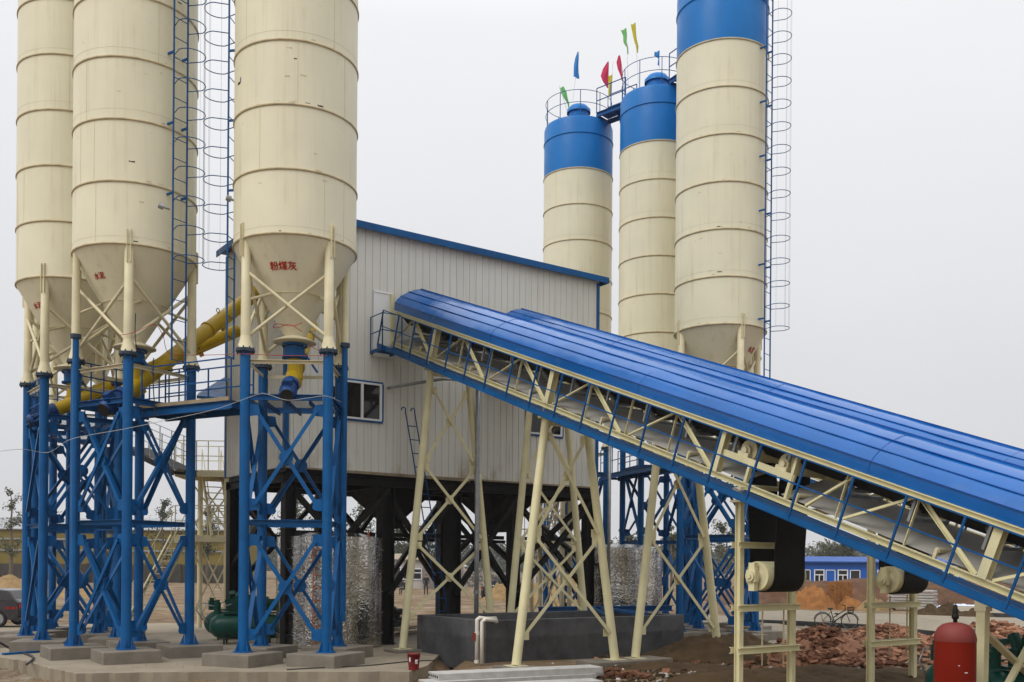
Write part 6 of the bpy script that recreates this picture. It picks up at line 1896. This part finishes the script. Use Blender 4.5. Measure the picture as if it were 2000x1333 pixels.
# ------------------------------------------------------------------ air, sky, sun, camera
def haze(density):
    mb = MB().box((0, 320, 13), (1200, 760, 32))
    o = mb.build('haze', None) if False else None
    m = bpy.data.materials.new('pale_haze'); m.use_nodes = True; nt = m.node_tree
    for n in list(nt.nodes):
        if n.type != 'OUTPUT_MATERIAL': nt.nodes.remove(n)
    v = N(nt, 'ShaderNodeVolumePrincipled'); v.inputs['Color'].default_value = (.86, .88, .92, 1); v.inputs['Density'].default_value = density
    nt.links.new(v.outputs[0], [n for n in nt.nodes if n.type == 'OUTPUT_MATERIAL'][0].inputs['Volume'])
    o = mb.build('haze', m); o['kind'] = 'stuff'; o.display_type = 'WIRE'
    return o
HAZE = .0003
if HAZE: haze(HAZE)

w = bpy.data.worlds.new('World'); sc.world = w; w.use_nodes = True
nt = w.node_tree; bg = nt.nodes['Background']
SUN_EL, SUN_AZ = radians(46), radians(-134)      # azimuth of the direction towards the sun, from +Y clockwise
sky = N(nt, 'ShaderNodeTexSky', sky_type='NISHITA'); sky.sun_disc = False
sky.sun_elevation = SUN_EL; sky.sun_rotation = SUN_AZ; sky.dust_density = 5; sky.air_density = 1
tc = N(nt, 'ShaderNodeTexCoord'); sp_ = N(nt, 'ShaderNodeSeparateXYZ'); nt.links.new(tc.outputs['Generated'], sp_.inputs[0])
hs = N(nt, 'ShaderNodeHueSaturation'); hs.inputs['Saturation'].default_value = .15; nt.links.new(sky.outputs[0], hs.inputs['Color'])
cr = N(nt, 'ShaderNodeValToRGB'); e = cr.color_ramp.elements
K = 1 / .1
e[0].position = 0; e[0].color = (.68, .685, .705, 1)
e[1].position = 1; e[1].color = (1.95, 1.98, 2.05, 1)
for pos, col in ((.2, (.775, .78, .805)), (.36, (.875, .882, .91)), (.48, (.945, .95, .975)), (.62, (1.35, 1.37, 1.42))):
    x = e.new(pos); x.color = col + (1,)
nt.links.new(sp_.outputs[2], cr.inputs[0])
cl = N(nt, 'ShaderNodeTexNoise'); cl.inputs['Scale'].default_value = 2.2; cl.inputs['Detail'].default_value = 4
nt.links.new(tc.outputs['Generated'], cl.inputs['Vector'])
mr = N(nt, 'ShaderNodeMapRange'); mr.inputs[1].default_value = .3; mr.inputs[2].default_value = .7; mr.inputs[3].default_value = .97; mr.inputs[4].default_value = 1.03
nt.links.new(cl.outputs['Fac'], mr.inputs[0])
sc1 = N(nt, 'ShaderNodeVectorMath', operation='SCALE'); sc1.inputs['Scale'].default_value = K; nt.links.new(cr.outputs[0], sc1.inputs[0])
sc2 = N(nt, 'ShaderNodeVectorMath', operation='SCALE'); nt.links.new(sc1.outputs[0], sc2.inputs[0]); nt.links.new(mr.outputs[0], sc2.inputs['Scale'])
mx = N(nt, 'ShaderNodeMix', data_type='RGBA'); mx.inputs[0].default_value = .93
nt.links.new(hs.outputs[0], mx.inputs[6]); nt.links.new(sc2.outputs[0], mx.inputs[7])
nt.links.new(mx.outputs[2], bg.inputs[0]); bg.inputs[1].default_value = .1

ld = bpy.data.lights.new('sun', 'SUN'); ld.energy = 1.3; ld.angle = radians(28); ld.color = (1, .96, .89)
so = bpy.data.objects.new('sun', ld); COL.objects.link(so)
sd = V((sin(SUN_AZ) * cos(SUN_EL), cos(SUN_AZ) * cos(SUN_EL), sin(SUN_EL)))
so.rotation_euler = sd.to_track_quat('Z', 'Y').to_euler(); so.location = sd * 60

cd = bpy.data.cameras.new('camera'); cam = bpy.data.objects.new('camera', cd); COL.objects.link(cam)
cd.sensor_width = 36; cd.lens = F * 36 / 2000; cd.shift_y = (HZ - 666.5) / 2000; cd.clip_start = .1; cd.clip_end = 3000
cam.matrix_world = Matrix.Translation((0, 0, CAMZ)) @ Matrix.Rotation(radians(90), 4, 'X') @ Matrix.Rotation(ROLL, 4, 'Z')
sc.camera = cam
sc.view_settings.view_transform = 'Standard'; sc.view_settings.look = 'None'; sc.view_settings.exposure = 0; sc.view_settings.gamma = 1
sc.cycles.max_bounces = 8; sc.cycles.transparent_max_bounces = 16; sc.cycles.volume_bounces = 1
sc.cycles.use_denoising = True
